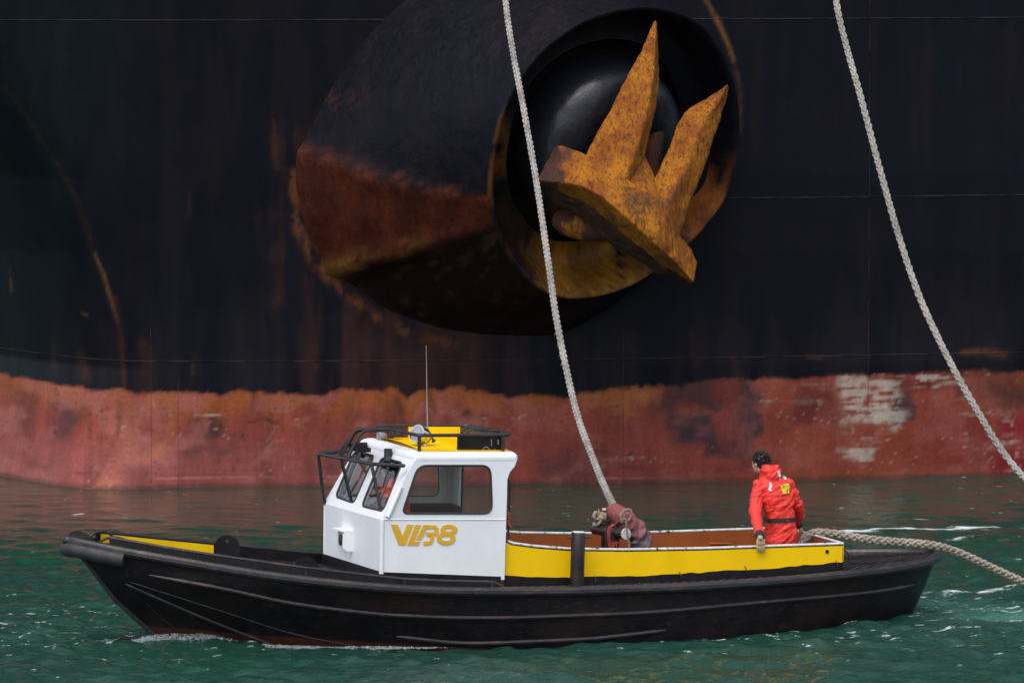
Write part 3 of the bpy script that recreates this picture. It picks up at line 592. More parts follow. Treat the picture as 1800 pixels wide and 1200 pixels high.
mb = MB(); mb.tube([p - AO for p in spline([aty(1165, 195, 80.4), aty(1150, 260, 80.1), aty(1140, 320, 79.6)], 12)], np.linspace(.11, .15, 12), 10); lk = mb.build('shackle', M['iron_dark'], anchor); rough(lk, .03, 3, bare=lambda V: np.full(len(V), .8))

# ================================================================== WORKBOAT (all in its own axes a, b, c)
boat = empty('workboat', 'small black workboat with white wheelhouse and yellow coaming crossing in front of the ship', 'boat', M=BM)
def E3(a, b, c): return np.array([a, b, c], float)
# --- hull shell
NS = 110; levels = np.r_[-.68, -.58, -.48, -.36, -.24, -.14, -.07, 0, .08, .16, .26, .36, .46, .56, .64]
sgrid = .5 - .5 * np.cos(np.linspace(0, math.pi, NS)); sgrid = .35 * np.linspace(0, 1, NS) + .65 * sgrid
def station(s, k):     # k 0..1 from keel to sheer
    a0 = A_STEM; al = np.interp(k, [0, 1], [0, 1])
    return None
KL = np.r_[0, .10, .2, .3, .38, .45, .52, .58, .64, .70, .76, .82, .88, .94, 1.0]
def hullpt(s, k, side):
    # the sheer height at this station is found by a few fixed-point steps, then levels are spaced below it
    a = -5.5 + s * 10.85
    for _ in range(8):
        cs = sheer(a); a = lev(cs, A_STEM) * (1 - s) + lev(cs, A_STERN) * s
    c = -.66 + (cs + .66) * k; a = lev(c, A_STEM) * (1 - s) + lev(c, A_STERN) * s
    return E3(a, side * float(halfb(a, c)), c)
mb = MB()
for side in (-1, 1):
    R = np.array([[hullpt(s, k, side) for k in KL] for s in sgrid]); mb.loft(R, False, False)
b = NB('hull_paint'); sep = b.new('ShaderNodeSeparateXYZ'); b.set(sep.inputs[0], b.obj); a_, c_ = sep.outputs[0], sep.outputs[2]
f1 = b.noise(3, 5, .65); f2 = b.noise(14, 5, .7, b.mapping((.6, 1, 1.6)))
col = b.mix(b.rng(f1, .35, .7), (.0055, .005, .0080), (.0115, .0085, .0100)); col = b.mix(b.rng(b.noise(1.4, 6, .75, b.mapping((.6, 1, 1.2))), .46, .66), col, (.018, .0105, .0085)); col = b.mix(b.rng(f2, .56, .70), col, (.036, .018, .013)); col = b.mix(b.math('MULTIPLY', b.rng(b.noise(34, 3, .7, b.mapping((.5, 1, 2.2))), .66, .72), b.rng(f1, .45, .6)), col, (.09, .065, .055)); col = b.mix(b.rng(b.noise(40, 3), .70, .78), col, (.10, .085, .075))
lim = b.math('ADD', b.math('MULTIPLY', a_, -.045), -.115); wob = b.math('MULTIPLY', b.math('SUBTRACT', b.noise(6, 4), .5), .06)
red_ = b.mix(b.rng(f2, .4, .65), (.085, .026, .018), (.045, .018, .014))
col = b.mix(b.rng(b.math('SUBTRACT', c_, b.math('ADD', lim, wob)), -.02, .02, 1., 0.), col, red_)
M['boathull'] = b.fin(col, b.rng(f1, .3, .7, .36, .5), b.bump(b.noise(2.5, 3), .012, .6, b.bump(f2, .003)), 0, .22)
shell = mb.build('hull', M['boathull'], boat, angle=180)
def strake(pts, r, flat=1., name='rubbing_strake', m='worn', both=True, out=.0, taper=True):
    """a bar along the hull given as (a, c) points"""
    P = spline(pts, 60); rr = np.full(60, r * .8)
    if taper: rr[0] *= .25; rr[1] *= .7; rr[-1] *= .25; rr[-2] *= .7
    for sd in ((-1, 1) if both else (-1,)):
        mb = MB(); mb.tube([E3(a, sd * (float(halfb(a, c)) + out), c) for a, c in P], rr, 8); mb.build(name, M[m], shell)
def onhull(pts):
    out = []
    for u, v in pts:
        bb = -1.3
        for _ in range(60):
            q = pb(u, v, bb); bb = .5 * bb - .5 * float(halfb(q[0], q[2]))
        out.append((q[0], q[2]))
    return out
strake(onhull([(262, 1010), (391, 1034), (515, 1060), (640, 1076), (702, 1081), (800, 1085), (898, 1085), (1020, 1081), (1150, 1075), (1350, 1057), (1525, 1041), (1606, 1027)]), .034)
strake(onhull([(228, 1022), (391, 1074), (515, 1113), (640, 1138)]), .010)
strake(onhull([(219, 1025), (298, 1060), (391, 1099), (484, 1135), (520, 1150)]), .024)
strake(onhull([(696, 1118), (800, 1129), (873, 1129), (1020, 1123), (1060, 1120), (1172, 1107)]), .034)
strake(onhull([(255, 1058), (300, 1098), (340, 1128)]), .010); strake(onhull([(330, 1108), (372, 1140)]), .012)
# --- rub rail along the sheer, and a flat on top of it
def railpath(a0, a1, n, db=0., dc=0.):
    A = np.linspace(a0, a1, n); return [E3(a, float(halfb(a, sheer(a))) + db, sheer(a) + dc) for a in A]
def roundrail(db, dc, r, name, m, par):
    A = -5.535 + 10.80 * (.5 - .5 * np.cos(np.linspace(0, math.pi, 120))); far = [E3(a, float(halfb(a, min(sheer(a), 1.1))) + db * 1., sheer(a) + dc) for a in A]
    near = [p * np.array([1, -1, 1]) for p in far]; P = near + far[::-1]
    mb = MB(); P = np.array(P); keep = [0] + [i for i in range(1, len(P)) if np.linalg.norm(P[i] - P[i - 1]) > .004]; P = P[keep]
    mb.tube(np.vstack([P, P[:1]]), r, 10, cap=False, flat=1.0); return mb.build(name, M[m], par)
roundrail(.02, -.012, .058, 'rub_rail', 'worn', shell)
mb = MB(); mb.ball(E3(-5.53, 0, sheer(-5.53) - .012), (.07, .085, .062), 14, 10); mb.build('rail_nose', M['worn'], shell, angle=180)
# --- deck with chequer plate, open over the well
b = NB('chequer_plate'); vec = b.mapping((12, 12, 12), rot=(0, 0, .78)); fr = b.new('ShaderNodeVectorMath', operation='FRACTION'); b.set(fr.inputs[0], vec)
ds = b.new('ShaderNodeVectorMath', operation='DISTANCE'); b.set(ds.inputs[0], fr.outputs[0]); sp_ = b.new('ShaderNodeSeparateXYZ'); b.set(sp_.inputs[0], fr.outputs[0])
cx = b.math('SUBTRACT', sp_.outputs[0], .5); cy = b.math('SUBTRACT', sp_.outputs[1], .5); d2 = b.math('SQRT', b.math('ADD', b.math('MULTIPLY', cx, cx), b.math('MULTIPLY', cy, cy)))
dot = b.rng(d2, .13, .24, 1., 0.); f1 = b.noise(3, 5, .65)
col = b.mix(b.rng(f1, .35, .65), (.008, .007, .009), (.018, .013, .013)); col = b.mix(b.math('MULTIPLY', dot, b.rng(f1, .3, .6)), col, (.20, .17, .17)); col = b.mix(b.rng(b.noise(6, 5, .7), .64, .72), col, (.006, .006, .006))
M['deck'] = b.fin(col, b.rng(b.noise(2.2, 4), .35, .6, .14, .34), b.bump(dot, .006, .8), 0, .5)
mb = MB(); Aa = np.r_[-5.46, -5.4, np.linspace(-5.3, -.6, 60), np.linspace(-.52, 3.72, 50), np.linspace(3.78, 5.12, 22), 5.18, 5.22]
for i in range(len(Aa) - 1):
    a0, a1 = Aa[i], Aa[i + 1]
    def bw(a): return float(halfb(a, sheer(a)))
    if a0 > -.56 and a1 < 3.75:
        for s in (-1, 1): mb.add([E3(a0, s * bw(a0), sheer(a0)), E3(a1, s * bw(a1), sheer(a1)), E3(a1, s * .92, sheer(a1) + .01), E3(a0, s * .92, sheer(a0) + .01)], [(0, 1, 2, 3)])
    else:
        q = np.linspace(-1, 1, 9); vs = [E3(a, t * bw(a), sheer(a) + .02 * (1 - t * t)) for a in (a0, a1) for t in q]
        mb.add(vs, [(j, j + 1, j + 10, j + 9) for j in range(8)])
mb.build('deck', M['deck'], boat, angle=180)
# --- bulwarks round the fore deck
BW = [(-5.12, 1.14), (-4.9, 1.11), (-4.5, 1.05), (-4.0, .985), (-3.55, .93), (-3.2, .885), (-2.7, .83), (-2.2, .775), (-1.86, .74), (-1.3, .715), (-.8, .705), (-.66, .635)]
def bwh(a): return np.interp(a, *zip(*BW))
def bulwark(sd, a1):
    A = np.r_[-5.12, np.linspace(-5.0, a1, 70)]; rows = []
    for a in A:
        hb_ = float(halfb(a, sheer(a))) - .015; c0, c1 = sheer(a), bwh(a); rows.append([E3(a, sd * hb_, c0), E3(a - .0, sd * (hb_ + .0), c1), E3(a, sd * (hb_ - .03), c1), E3(a, sd * (hb_ - .03), c0)])
    mb = MB(); mb.loft(rows, True, True); o = mb.build('bulwark', M['black'], boat)
    mb = MB(); mb.tube([E3(a, sd * (float(halfb(a, sheer(a))) - .03), bwh(a) + .006) for a in A], .019, 8, flat=1.); mb.build('capping', M['worn'], o)
    for a in (-4.2, -3.0, -1.86, -.82): mb = MB(); mb.box(E3(a, sd * (float(halfb(a, sheer(a))) - .009), (sheer(a) + bwh(a)) / 2), (.025, .014, bwh(a) - sheer(a) - .01)); mb.build('stanchion', M['worn'], o)
    return o
bulwark(-1, -.66); bf = bulwark(1, -.66)
A = np.linspace(-5.05, -3.52, 30); rows = []
for a in A:
    hb_ = float(halfb(a, sheer(a))) - .052; rows.append([E3(a, hb_, sheer(a) + .005), E3(a, hb_, bwh(a) - .012), E3(a, hb_ + .01, bwh(a) - .012), E3(a, hb_ + .01, sheer(a) + .005)])
mb = MB(); mb.loft(rows, True, True); mb.build('yellow_panel', M['yellow'], bf)
def eyeplate(a, sd, r=.155):
    hb_ = float(halfb(a, sheer(a))) - .075; an_ = np.linspace(0, math.pi, 20); pts = [(r * math.cos(t), r * .95 * math.sin(t)) for t in an_]
    hole = [(.022 * math.cos(t), .075 + .022 * math.sin(t)) for t in np.linspace(0, 2 * math.pi, 10, endpoint=False)]
    mb = MB(); z0 = bwh(a) - .02; mb.panel(pts, [hole], lambda p, q, d: E3(a + p, sd * (hb_ - d), z0 + q), .022)
    mb.box(E3(a, sd * (hb_ - .011), (z0 + sheer(a)) / 2 + .005), (2 * r, .022, z0 - sheer(a))); return mb.build('eye_plate', M['black'], boat)
eyeplate(-3.36, 1); eyeplate(-2.98, -1)
# bow: fender roll under the rail, fairlead hoop and cheek plates, stem bar
P = [E3(a, sd * (float(halfb(a, sheer(a))) + .03), sheer(a) - .10) for sd, aa_ in ((-1, np.linspace(-4.98, -5.46, 24)), (1, np.linspace(-5.46, -4.98, 24))) for a in aa_]
P.insert(24, E3(-5.55, 0, sheer(-5.5) - .11)); P = np.array(P); P = P[[0] + [i for i in range(1, len(P)) if np.linalg.norm(P[i] - P[i - 1]) > .015]]
mb = MB(); mb.tube(spline(P, 60), .088, 14); fe = mb.build('bow_fender', M['rubber'], boat, angle=50)
for sd in (-1, 1):
    mb = MB(); a = -5.12; hb_ = float(halfb(a, sheer(a))) - .05
    mb.tube([E3(a - .17 * math.cos(t) + .06, sd * (hb_ - .05 * math.cos(t)), sheer(a) + .01 + .11 * math.sin(t)) for t in np.linspace(0, math.pi, 14)], .017, 8)
    mb.build('fairlead_hoop', M['pipe'], boat)
for sd in (-1, 1):
    mb = MB(); pts = [(.12 * math.cos(t), .085 * math.sin(t)) for t in np.linspace(0, math.pi, 14)]
    mb.panel(pts, [], lambda p, q, d, sd=sd: E3(-5.40 + p, sd * (.07 + d), sheer(-5.42) + .02 + q), .025); mb.build('cheek_plate', M['worn'], boat)
mb = MB(); mb.tube([E3(lev(c, A_STEM) - .012, 0, c) for c in np.linspace(.95, -.5, 30)], np.r_[.07, np.full(28, .03), .02], 8); mb.build('stem_bar', M['rubber'], boat)
# --- well: yellow coaming outside, oxide lining inside, worn white edge
CT = [(-.53, 1.15), (-.45, 1.115), (-.17, 1.078), (.27, 1.043), (.96, 1.03), (1.96, 1.04), (3.70, 1.085)]
CBm = [(-.60, .735), (.30, .705), (.47, .712), (1.2, .725), (1.97, .752), (3.0, .82), (3.70, .868)]
def ct(a): return np.interp(a, *zip(*CT))
def cbt(a): return np.interp(a, *zip(*CBm))
rg = np.random.default_rng(5)
def sidewall(sd, name, m, off, th, lowfn, par, topd=0.):
    A = np.linspace(-.53, 3.70, 120); rows = []
    for a in A:
        l = lowfn(a); rows.append([E3(a, sd * (.90 + off), l), E3(a, sd * (.90 + off), ct(a) - topd), E3(a, sd * (.90 + off - th), ct(a) - topd), E3(a, sd * (.90 + off - th), l)])
    mb = MB(); mb.loft(rows, True, True); return mb.build(name, m, par)
coam = MB()
for sd in (-1, 1):
    A = np.linspace(-.53, 3.70, 60); coam.loft([[E3(a, sd * .90, sheer(a) - .02), E3(a, sd * .90, ct(a)), E3(a, sd * .885, ct(a)), E3(a, sd * .885, sheer(a) - .02)] for a in A], True, True)
coam.box(E3(3.7, 0, .93), (.015, 1.80, .31)); coam = coam.build('coaming', M['black'], boat)
for sd in (-1, 1):
    sidewall(sd, 'yellow_side', M['yellow'], .004, .004 - .0005, lambda a: cbt(a) + .02 * (vnoise(np.array([a * 2.3]), np.array([1.]), 3)[0] - .5) + .02 * (vnoise(np.array([a * 9.]), np.array([4.]), 5)[0] - .5), coam, .022)
    sidewall(sd, 'lining', M['brown'], -.0155, .006, lambda a: .40, coam, .012)
    mb = MB(); mb.tube([E3(a, sd * .893, ct(a) + .004) for a in np.linspace(-.50, 3.70, 60)], .016, 8); mb.build('coaming_edge', M['cap'], coam)
mb = MB(); mb.box(E3(3.685, 0, .74), (.012, 1.768, .66)); mb.build('lining', M['brown'], coam)
mb = MB(); mb.box(E3(3.711, 0, .975), (.006, 1.80, .20)); mb.build('yellow_end', M['yellow'], coam)
mb = MB(); mb.tube([E3(3.70, y, 1.092) for y in np.linspace(-.9, .9, 10)], .016, 8); mb.build('coaming_edge', M['cap'], coam)
mb = MB(); mb.tube([E3(3.5, -.909 - .0, .995) + E3(.018 * math.cos(t), 0, .018 * math.sin(t)) for t in np.linspace(0, 2 * math.pi, 12)], .006, 6); mb.box(E3(3.5, -.905, .995), (.026, .006, .026)); mb.build('limber_hole', M['black'], coam)
mb = MB(); mb.box(E3(1.58, 0, .40), (4.2, 1.76, .03)); mb.build('well_floor', M['deck'], boat)
mb = MB(); mb.tube(roundpoly([(0, 0), (0, 1), (1, 1), (1, 0)], .1, 3) and [E3(a, .872, c) for a, c in [(2.70, .90), (2.95, .90), (2.97, .88), (2.97, .84), (2.95, .82), (2.70, .82)]], .014, 8); mb.build('hand_hold', M['brown'], coam)
for (u, v) in [(1045, 1019), (1195, 1012), (1310, 1002), (1470, 992)]:
    q = pb(u, v - 2, -.93); mb = MB(); mb.tube([q + E3(.0, .02, .035), q + E3(.012, -.012, .0), q + E3(.012, -.016, -.035)], .005, 6); mb.build('lashing_eye', M['worn'], boat)
# aft grab loop behind the coaming
q = pb(1478, 968, -.72); mb = MB(); mb.tube(spline([q, q + E3(.06, .02, .0), q + E3(.12, .02, -.06), q + E3(.13, .02, -.16)], 14), .012, 8); mb.build('grab_loop', M['pipe'], boat)
# bollard on the side deck with its pin
q = pb(1014, 1024, -1.10); t_ = pb(1014.5, 935, -1.10); mb = MB()
mb.tube([E3(q[0], -1.10, z) for z in (sheer(q[0]) - .01, .8, .95, t_[2] - .012, t_[2])], [.082, .082, .082, .082, .074], 20); mb.tube([E3(q[0], -1.10, z) for z in (sheer(q[0]), sheer(q[0]) + .02)], [.12, .11], 20)
bo = mb.build('bollard', paint('bollard_paint', (.007, .006, .008), (.026, .013, .013), 5, .40, (.07, .036, .03), 9, (.58, .72), .003), boat)
mb = MB(); mb.tube([E3(q[0] - .135, -1.10, t_[2] - .066), E3(q[0] + .135, -1.10, t_[2] - .066)], .011, 8); mb.build('pin', M['worn'], bo)
mb = MB(); mb.tube([E3(q[0], -1.10, t_[2] + .001), E3(q[0], -1.10, t_[2] + .009)], [.080, .07], 20); mb.build('cap_plate', M['cap'], bo)

# --- wheelhouse
HW = .97; FB = (-2.05, .80); KN = (-2.06, 1.40); RF = (-1.66, 2.15); sl_ = np.array([RF[0] - KN[0], RF[1] - KN[1]]); SLn = np.linalg.norm(sl_); sl_ /= SLn
SKEW = .057
def slope_pt(u, v):
    q = slope_pt0(u, v)
    for _ in range(3): q = slope_pt0(u + 148 * ea[0] * SKEW * (q[0] + HW) * sst(-1.3, -1.9, KN[0] + sl_[0] * q[1]), v)
    return q
def slope_pt0(u, v):
    n = sl_[1] * ea - sl_[0] * ec; P0 = L2W(np.array([KN[0], 0, KN[1]])); q = W2L(onplane(u, v, P0, n)); return (q[1], (np.array([q[0], q[2]]) - np.array(KN)) @ sl_)
def sidep(u, v): q = pb(u, v, -HW); return (q[0], q[2])
WIN = roundpoly([sidep(735, 818), sidep(862, 818), sidep(865, 902), sidep(707, 902)], [.11, .11, .11, .07], 6)
prof = [(-2.05, .74), (-2.06, 1.40), (-1.70, 2.07), (-1.66, 2.125), (-.47, 2.125), (-.445, 2.09), (-.47, 2.02), (-.53, 1.95), (-.555, 1.87), (-.555, .70)]
TH_ = .04
mb = MB()
for sd in (-1, 1): mb.panel(prof, [WIN], lambda p, q, d, sd=sd: E3(p, sd * (HW - d), q), TH_)
mb.panel([(-HW + TH_, .68), (HW - TH_, .68), (HW - TH_, 1.40), (-HW + TH_, 1.40)], [], lambda p, q, d: E3(-2.05 - .01 * (q - .8) / .6 + d, p, q), .03)
W1 = roundpoly([slope_pt(*p) for p in [(624, 793), (659, 801), (623, 884), (590, 872)]], .09, 6); W2 = roundpoly([slope_pt(*p) for p in [(671, 804), (708, 813), (674, 898), (636, 889)]], .09, 6)
nn = np.array([sl_[1], -sl_[0]])
def slp(p, q, d): return E3(KN[0] + sl_[0] * q + nn[0] * d, p, KN[1] + sl_[1] * q + nn[1] * d)
bm_ = .5 * (min(p[0] for p in W1) + max(p[0] for p in W2))
mb.panel([(-HW + TH_, 0), (bm_, 0), (bm_, SLn - .03), (-HW + TH_, SLn - .03)], [W2], slp, .035); mb.panel([(bm_, 0), (HW - TH_, 0), (HW - TH_, SLn - .03), (bm_, SLn - .03)], [W1], slp, .035)
for sd in (-1, 1): mb.box(E3(-.575, sd * .80, 1.42), (.035, .26, 1.35))          # door jambs of the open back
mb.box(E3(-.575, 0, 2.04), (.035, 1.86, .12))
house = mb.build('wheelhouse', M['white'], boat, angle=30)
mb = MB()
for sd in (-1, 1): mb.panel([(-2.052, .60), (-.60, .60), (-.60, .738), (-2.052, .802)], [], lambda p, q, d, sd=sd: E3(p, sd * (HW - .01 + d), q), .014)
mb.panel([(-HW - .004, .60), (HW + .004, .60), (HW + .004, .802), (-HW - .004, .802)], [], lambda p, q, d: E3(-2.045 - d, p, q), .016); mb.build('sill', M['black'], house)
# crowned roof shell with rounded shoulders
def rrect(a0, a1, hw, r, n=6): return roundpoly([(a0, -hw), (a1, -hw), (a1, hw), (a0, hw)], r, n)
rings = []
for ins, c in [(.0, 2.085), (-.004, 2.115), (.004, 2.143), (.022, 2.163), (.05, 2.174), (.085, 2.176)]:
    rr_ = rrect(-1.70 + ins * 1.0 + (2.176 - c) * -.25 + .03, -.425 - ins, HW - ins + .002, .07); rings.append([E3(a, q, c + .045 * (1 - (q / HW)**2) * (1 if c > 2.1 else 0)) for a, q in rr_])
mb = MB(); mb.loft(rings, True, False)
def crown(a, q): return 2.176 + .045 * (1 - (q / HW)**2)
rf_ = mb.build('roof_shell', M['white'], house, angle=60)
mb = MB(); A = np.linspace(-1.60, -.50, 12); Q = np.linspace(-.89, .89, 13); vs = [E3(a, q, crown(a, q) + dz) for dz in (.004, -.02) for a in A for q in Q]; n_ = len(A) * len(Q)
fs = [(i * 13 + j, i * 13 + j + 1, (i + 1) * 13 + j + 1, (i + 1) * 13 + j) for i in range(11) for j in range(12)]; mb.add(vs, fs + [tuple(k + n_ for k in f) for f in fs])
roof = mb.build('roof', M['yellow'], boat, angle=180)
# window rubbers and panes
def window(poly, fn, m=.022, name='window', inner=None):
    mb = MB(); P = [fn(p, q, .002) for p, q in poly]; mb.tube(P + [P[0], ], m * .62, 8, cap=False); fr = mb.build('window_rubber', M['rubber'], house)
    mb = MB(); mb.panel(offs(poly, .004), [], lambda p, q, d: fn(p, q, .016 + d), .006); mb.build('pane', M['glass'], house, smooth=False)
for sd in (-1, 1): window(WIN, lambda p, q, d, sd=sd: E3(p, sd * (HW - d), q))
for W_ in (W1, W2): window(W_, slp)
# weld bead, gutter pipe along the sloping corner, rear hand rail and door frame
mb = MB(); mb.tube([E3(-2.055, -HW - .002, 1.408), E3(-.57, -HW - .002, 1.402)], .006, 6); mb.build('weld_bead', M['white'], house)
p0, p1 = sidep(704, 855), sidep(681, 908); mb = MB(); mb.tube([E3(p0[0], -HW - .012, p0[1]), E3(p1[0], -HW - .012, p1[1])], .026, 10); mb.tube([E3(-2.05, -HW + .012, .78), E3(-2.06, -HW + .012, 1.40)], .028, 10); mb.build('corner_pipe', M['white'], house)
mb = MB(); mb.tube(spline([E3(-.54, -.86, 1.85), E3(-.50, -.86, 1.83), E3(-.485, -.86, 1.7), E3(-.485, -.86, 1.18), E3(-.46, -.88, 1.12), E3(-.40, -.895, 1.11)], 24), .014, 8); mb.build('hand_rail', M['pipe'], boat)
mb = MB()
for sd in (-1, 1): mb.tube([E3(-.552, sd * .672, z) for z in (.75, 1.97)], .014, 8)
mb.tube([E3(-.552, t, 1.97) for t in (-.672, .672)], .014, 8); mb.build('door_frame', M['pipe'], house)
# inside: floor, bench, console and wheel
mb = MB(); mb.box(E3(-1.3, 0, .27), (1.38, 1.6, .03)); mb.build('cabin_floor', M['brown'], house)
mb = MB(); mb.box(E3(-1.1, .70, 1.28), (.95, .40, .25)); mb.build('bench', paint('bench_cover', (.07, .016, .014), (.05, .012, .012), 6, .6), house)
mb = MB(); mb.panel(offs(WIN, .10), [WIN], lambda p, q, d: E3(p, HW - TH_ - .004 - d, q), .01); mb.build('inner_trim', M['cream'], house)
mb = MB(); mb.box(E3(-1.97, .1, 1.30), (.12, 1.6, .16)); mb.box(E3(-1.93, .45, 1.45), (.05, .30, .14)); mb.build('console', M['cream'], house)
mb = MB(); wc = E3(-1.86, -.18, 1.42); wx_ = nrm([.6, 0, .8]); wy_ = E3(0, 1, 0)
mb.tube([wc + .2 * (math.cos(t) * wx_ + math.sin(t) * wy_) for t in np.linspace(0, 2 * math.pi, 25)], .013, 7, cap=False)
for t in (0, 2.1, 4.2): mb.tube([wc, wc + .2 * (math.cos(t) * wx_ + math.sin(t) * wy_)], .01, 6)
mb.build('steering_wheel', M['pipe'], house)
# wipers
for top, mid, lo, tip in [((646, 789), (628, 822), (615, 850), (607, 868)), ((689, 800), (687, 830), (677, 858), (671, 880))]:
    mb = MB()
    def s3(p, d=-.035): q = slope_pt(*p); return slp(q[0], q[1], d)
    A_, B_, C_, D_ = s3(top, -.05), s3(mid), s3(lo, -.03), s3(tip, -.02)
    mb.box(A_ + .0, (.07, .06, .11)); mb.tube([A_, s3((top[0] - 1, top[1] + 16), -.05)], .028, 8); mb.tube([A_, B_, C_], .009, 6); mb.tube([A_ + E3(0, .025, 0), B_ + E3(0, .025, 0), C_ + E3(0, .01, 0)], .007, 6)
    e = nrm(C_ - B_) if top[0] < 660 else nrm(s3((692, 838)) - s3((670, 880)))
    mb.tube([s3((620, 838), -.03), s3((607, 868), -.02)] if top[0] < 660 else [s3((690, 834), -.03), s3((671, 880), -.02)], .013, 6)
    mb.build('wiper', M['pipe'], house)
# headlamp in its hooded box on the front
fa = -2.056; q = pa(621, 947, fa); mb = MB(); bw_, bh_ = .50, .17
qb, qz = q[1] - .02, q[2]
qb += .06; mb.box(E3(fa - .06, qb, qz + .105), (.13, .38, .016)); mb.panel(roundpoly([(fa + .02, qz + .10), (fa - .12, qz + .10), (fa - .12, qz - .09), (fa - .07, qz - .13), (fa + .02, qz - .13)], .05, 4), [], lambda p, z, d: E3(p, qb - .178 - d, z), .012); mb.box(E3(fa - .02, qb + .18, qz), (.05, .012, .2)); lb = mb.build('lamp_guard', M['white'], house, smooth=False)
mb = MB(); mb.tube([E3(fa - .0, qb + .0, qz - .015), E3(fa - .03, qb, qz - .015), E3(fa - .08, qb + .0, qz - .015), E3(fa - .085, qb, qz - .015)], [.03, .055, .066, .05], 16); mb.build('headlamp', M['pipe'], house)
# lettering on the side
def ribbon(pts, wd, closed=False):
    P = np.asarray(pts, float); m = len(P); T = np.gradient(P, axis=0) if not closed else (np.roll(P, -1, 0) - np.roll(P, 1, 0)); T /= np.linalg.norm(T, axis=1)[:, None]
    N = np.stack([-T[:, 1], T[:, 0]], -1) * wd / 2; L, Rr = P + N, P - N; return L, Rr
def arc(cx, cy, rx, ry, t0, t1, n=12): return [(cx + rx * math.cos(math.radians(t)), cy - ry * math.sin(math.radians(t))) for t in np.linspace(t0, t1, n)]
VP = [(551, 755), (596, 755), (628, 832), (657, 755), (700, 755), (646, 891), (602, 891)]; LP = [(711, 757), (750, 757), (704, 867), (743, 867), (733, 892), (658, 892)]
BS1 = [(766, 757), (800, 757), (760, 850), (742, 850)]; BS1 = [(766, 757), (799, 757), (750, 855), (717, 855)]
BT = [(785, 771), (835, 771)] + arc(836, 795, 17, 23, 85, -85, 9) + [(820, 818), (783, 818)]
BB = [(806, 818), (815, 824)] + arc(800, 848, 22, 28, 60, -70, 9) + [(795, 878), (764, 878)]
E8 = arc(933, 790, 43, 23, 0, 360, 29)[:-1]; E8b = arc(914, 846, 48, 30, 0, 360, 29)[:-1]
def letters(mb, fn, th):
    for k_, poly in enumerate((VP, LP, BS1)): mb.panel(poly, [], fn, th * (1 + .3 * k_))
    for k_, (rb, wd, cl) in enumerate(((BT, 25, False), (BB, 26, False), (E8, 26, True), (E8b, 28, True))):
        th = th * 1.12; L, Rr = ribbon(rb, wd, cl); rings = [[fn(*l, 0), fn(*r, 0), fn(*r, th), fn(*l, th)] for l, r in zip(L, Rr)]
        if cl: rings.append(rings[0])
        mb.loft(rings, True, not cl)
def side_fn(p, q, d): a, c = sidep(540 + p / 3.75, 720 + q / 3.75); return E3(a, -HW - .003 - d, c)
mb = MB(); letters(mb, side_fn, .004); mb.build('lettering', M['letter'], house, smooth=False)
house_kids = [house] + [o for o in bpy.data.objects if o.parent == house]
for o in house_kids:
    n_ = len(o.data.vertices); V_ = np.zeros(n_ * 3, np.float32); o.data.vertices.foreach_get('co', V_); V_ = V_.reshape(-1, 3)
    V_[:, 0] -= SKEW * (V_[:, 1] + HW) * sst(-1.3, -1.9, V_[:, 0]); o.data.vertices.foreach_set('co', V_.ravel()); o.data.update()
# --- pipe guard round the front windows and over the roof
def L3(u, v, b): return pb(u, v, b)
mb = MB(); K = E3(-2.42, .72, 2.03); gb = 2.03
bar = [pb(610, 792, 1.02), pb(558, 797, .86), pb(653, 815, -.62), pb(712, 818.5, -.98)]
mb.tube(roundpoly(bar, .06, 4), .022, 8)
for (u0, v0, b0), (u1, v1, b1) in [((560, 800, .86), (572, 886, .93)), ((600, 806, .2), (622, 900, .22)), ((653, 815, -.62), (673, 914, -.75))]:
    mb.tube([pb(u0, v0, b0), pb((u0 + u1) / 2 + (-1 if u0 < 590 else 0), (v0 + v1) / 2, (b0 + b1) / 2), pb(u1, v1, b1)], .021, 8)
mb.build('window_guard', M['pipe'], boat)
mb = MB(); NRb, FRb = -.86, .84
near = [pb(596, 804, .25), pb(626, 757, .15), pb(640, 754, .05), pb(690, 755, -.35), pb(735, 765, NRb), pb(893, 764, NRb), pb(896, 763, -.6), pb(868, 756, .3), pb(822, 748, FRb), pb(668, 747.5, FRb), pb(662, 750, FRb), pb(700, 757, .1)]
mb.tube(roundpoly(near, .07, 4), .021, 8); mb.tube(roundpoly([pb(610, 806, .05), pb(634, 762, .02), pb(645, 756, -.02), pb(700, 757, -.35)], .06, 4), .02, 8)
for u, v0, v1, b in [(737, 765, 796, NRb), (884, 764, 797, NRb), (665, 749, 780, FRb)]: mb.tube([pb(u, v0, b), pb(u, v1, b)], .022, 8)
mb.tube([pb(885, 766, NRb), E3(-.6, FRb, 2.30), E3(-.6, FRb, 2.19)], .018, 8)
mb.tube(roundpoly([pb(810, 768, .2), pb(813, 755, .2), pb(820, 751, .2), pb(866, 754, .2)], .04, 4), .016, 8); mb.tube(roundpoly([pb(820, 768, -.1), pb(823, 757, -.1), pb(830, 754, -.1), pb(880, 758, -.1)], .04, 4), .016, 8)
mb.box(E3(-1.93, .35, 2.10), (.16, .3, .05), None)
mb.build('roof_rail', M['pipe'], boat)
mb = MB(); mb.tube([pb(598, 797, .25), pb(617, 770, .2)], .03, 6); mb.box(pb(630, 786, .1), (.16, .22, .07)); mb.build('guard_hinge', M['black'], boat)
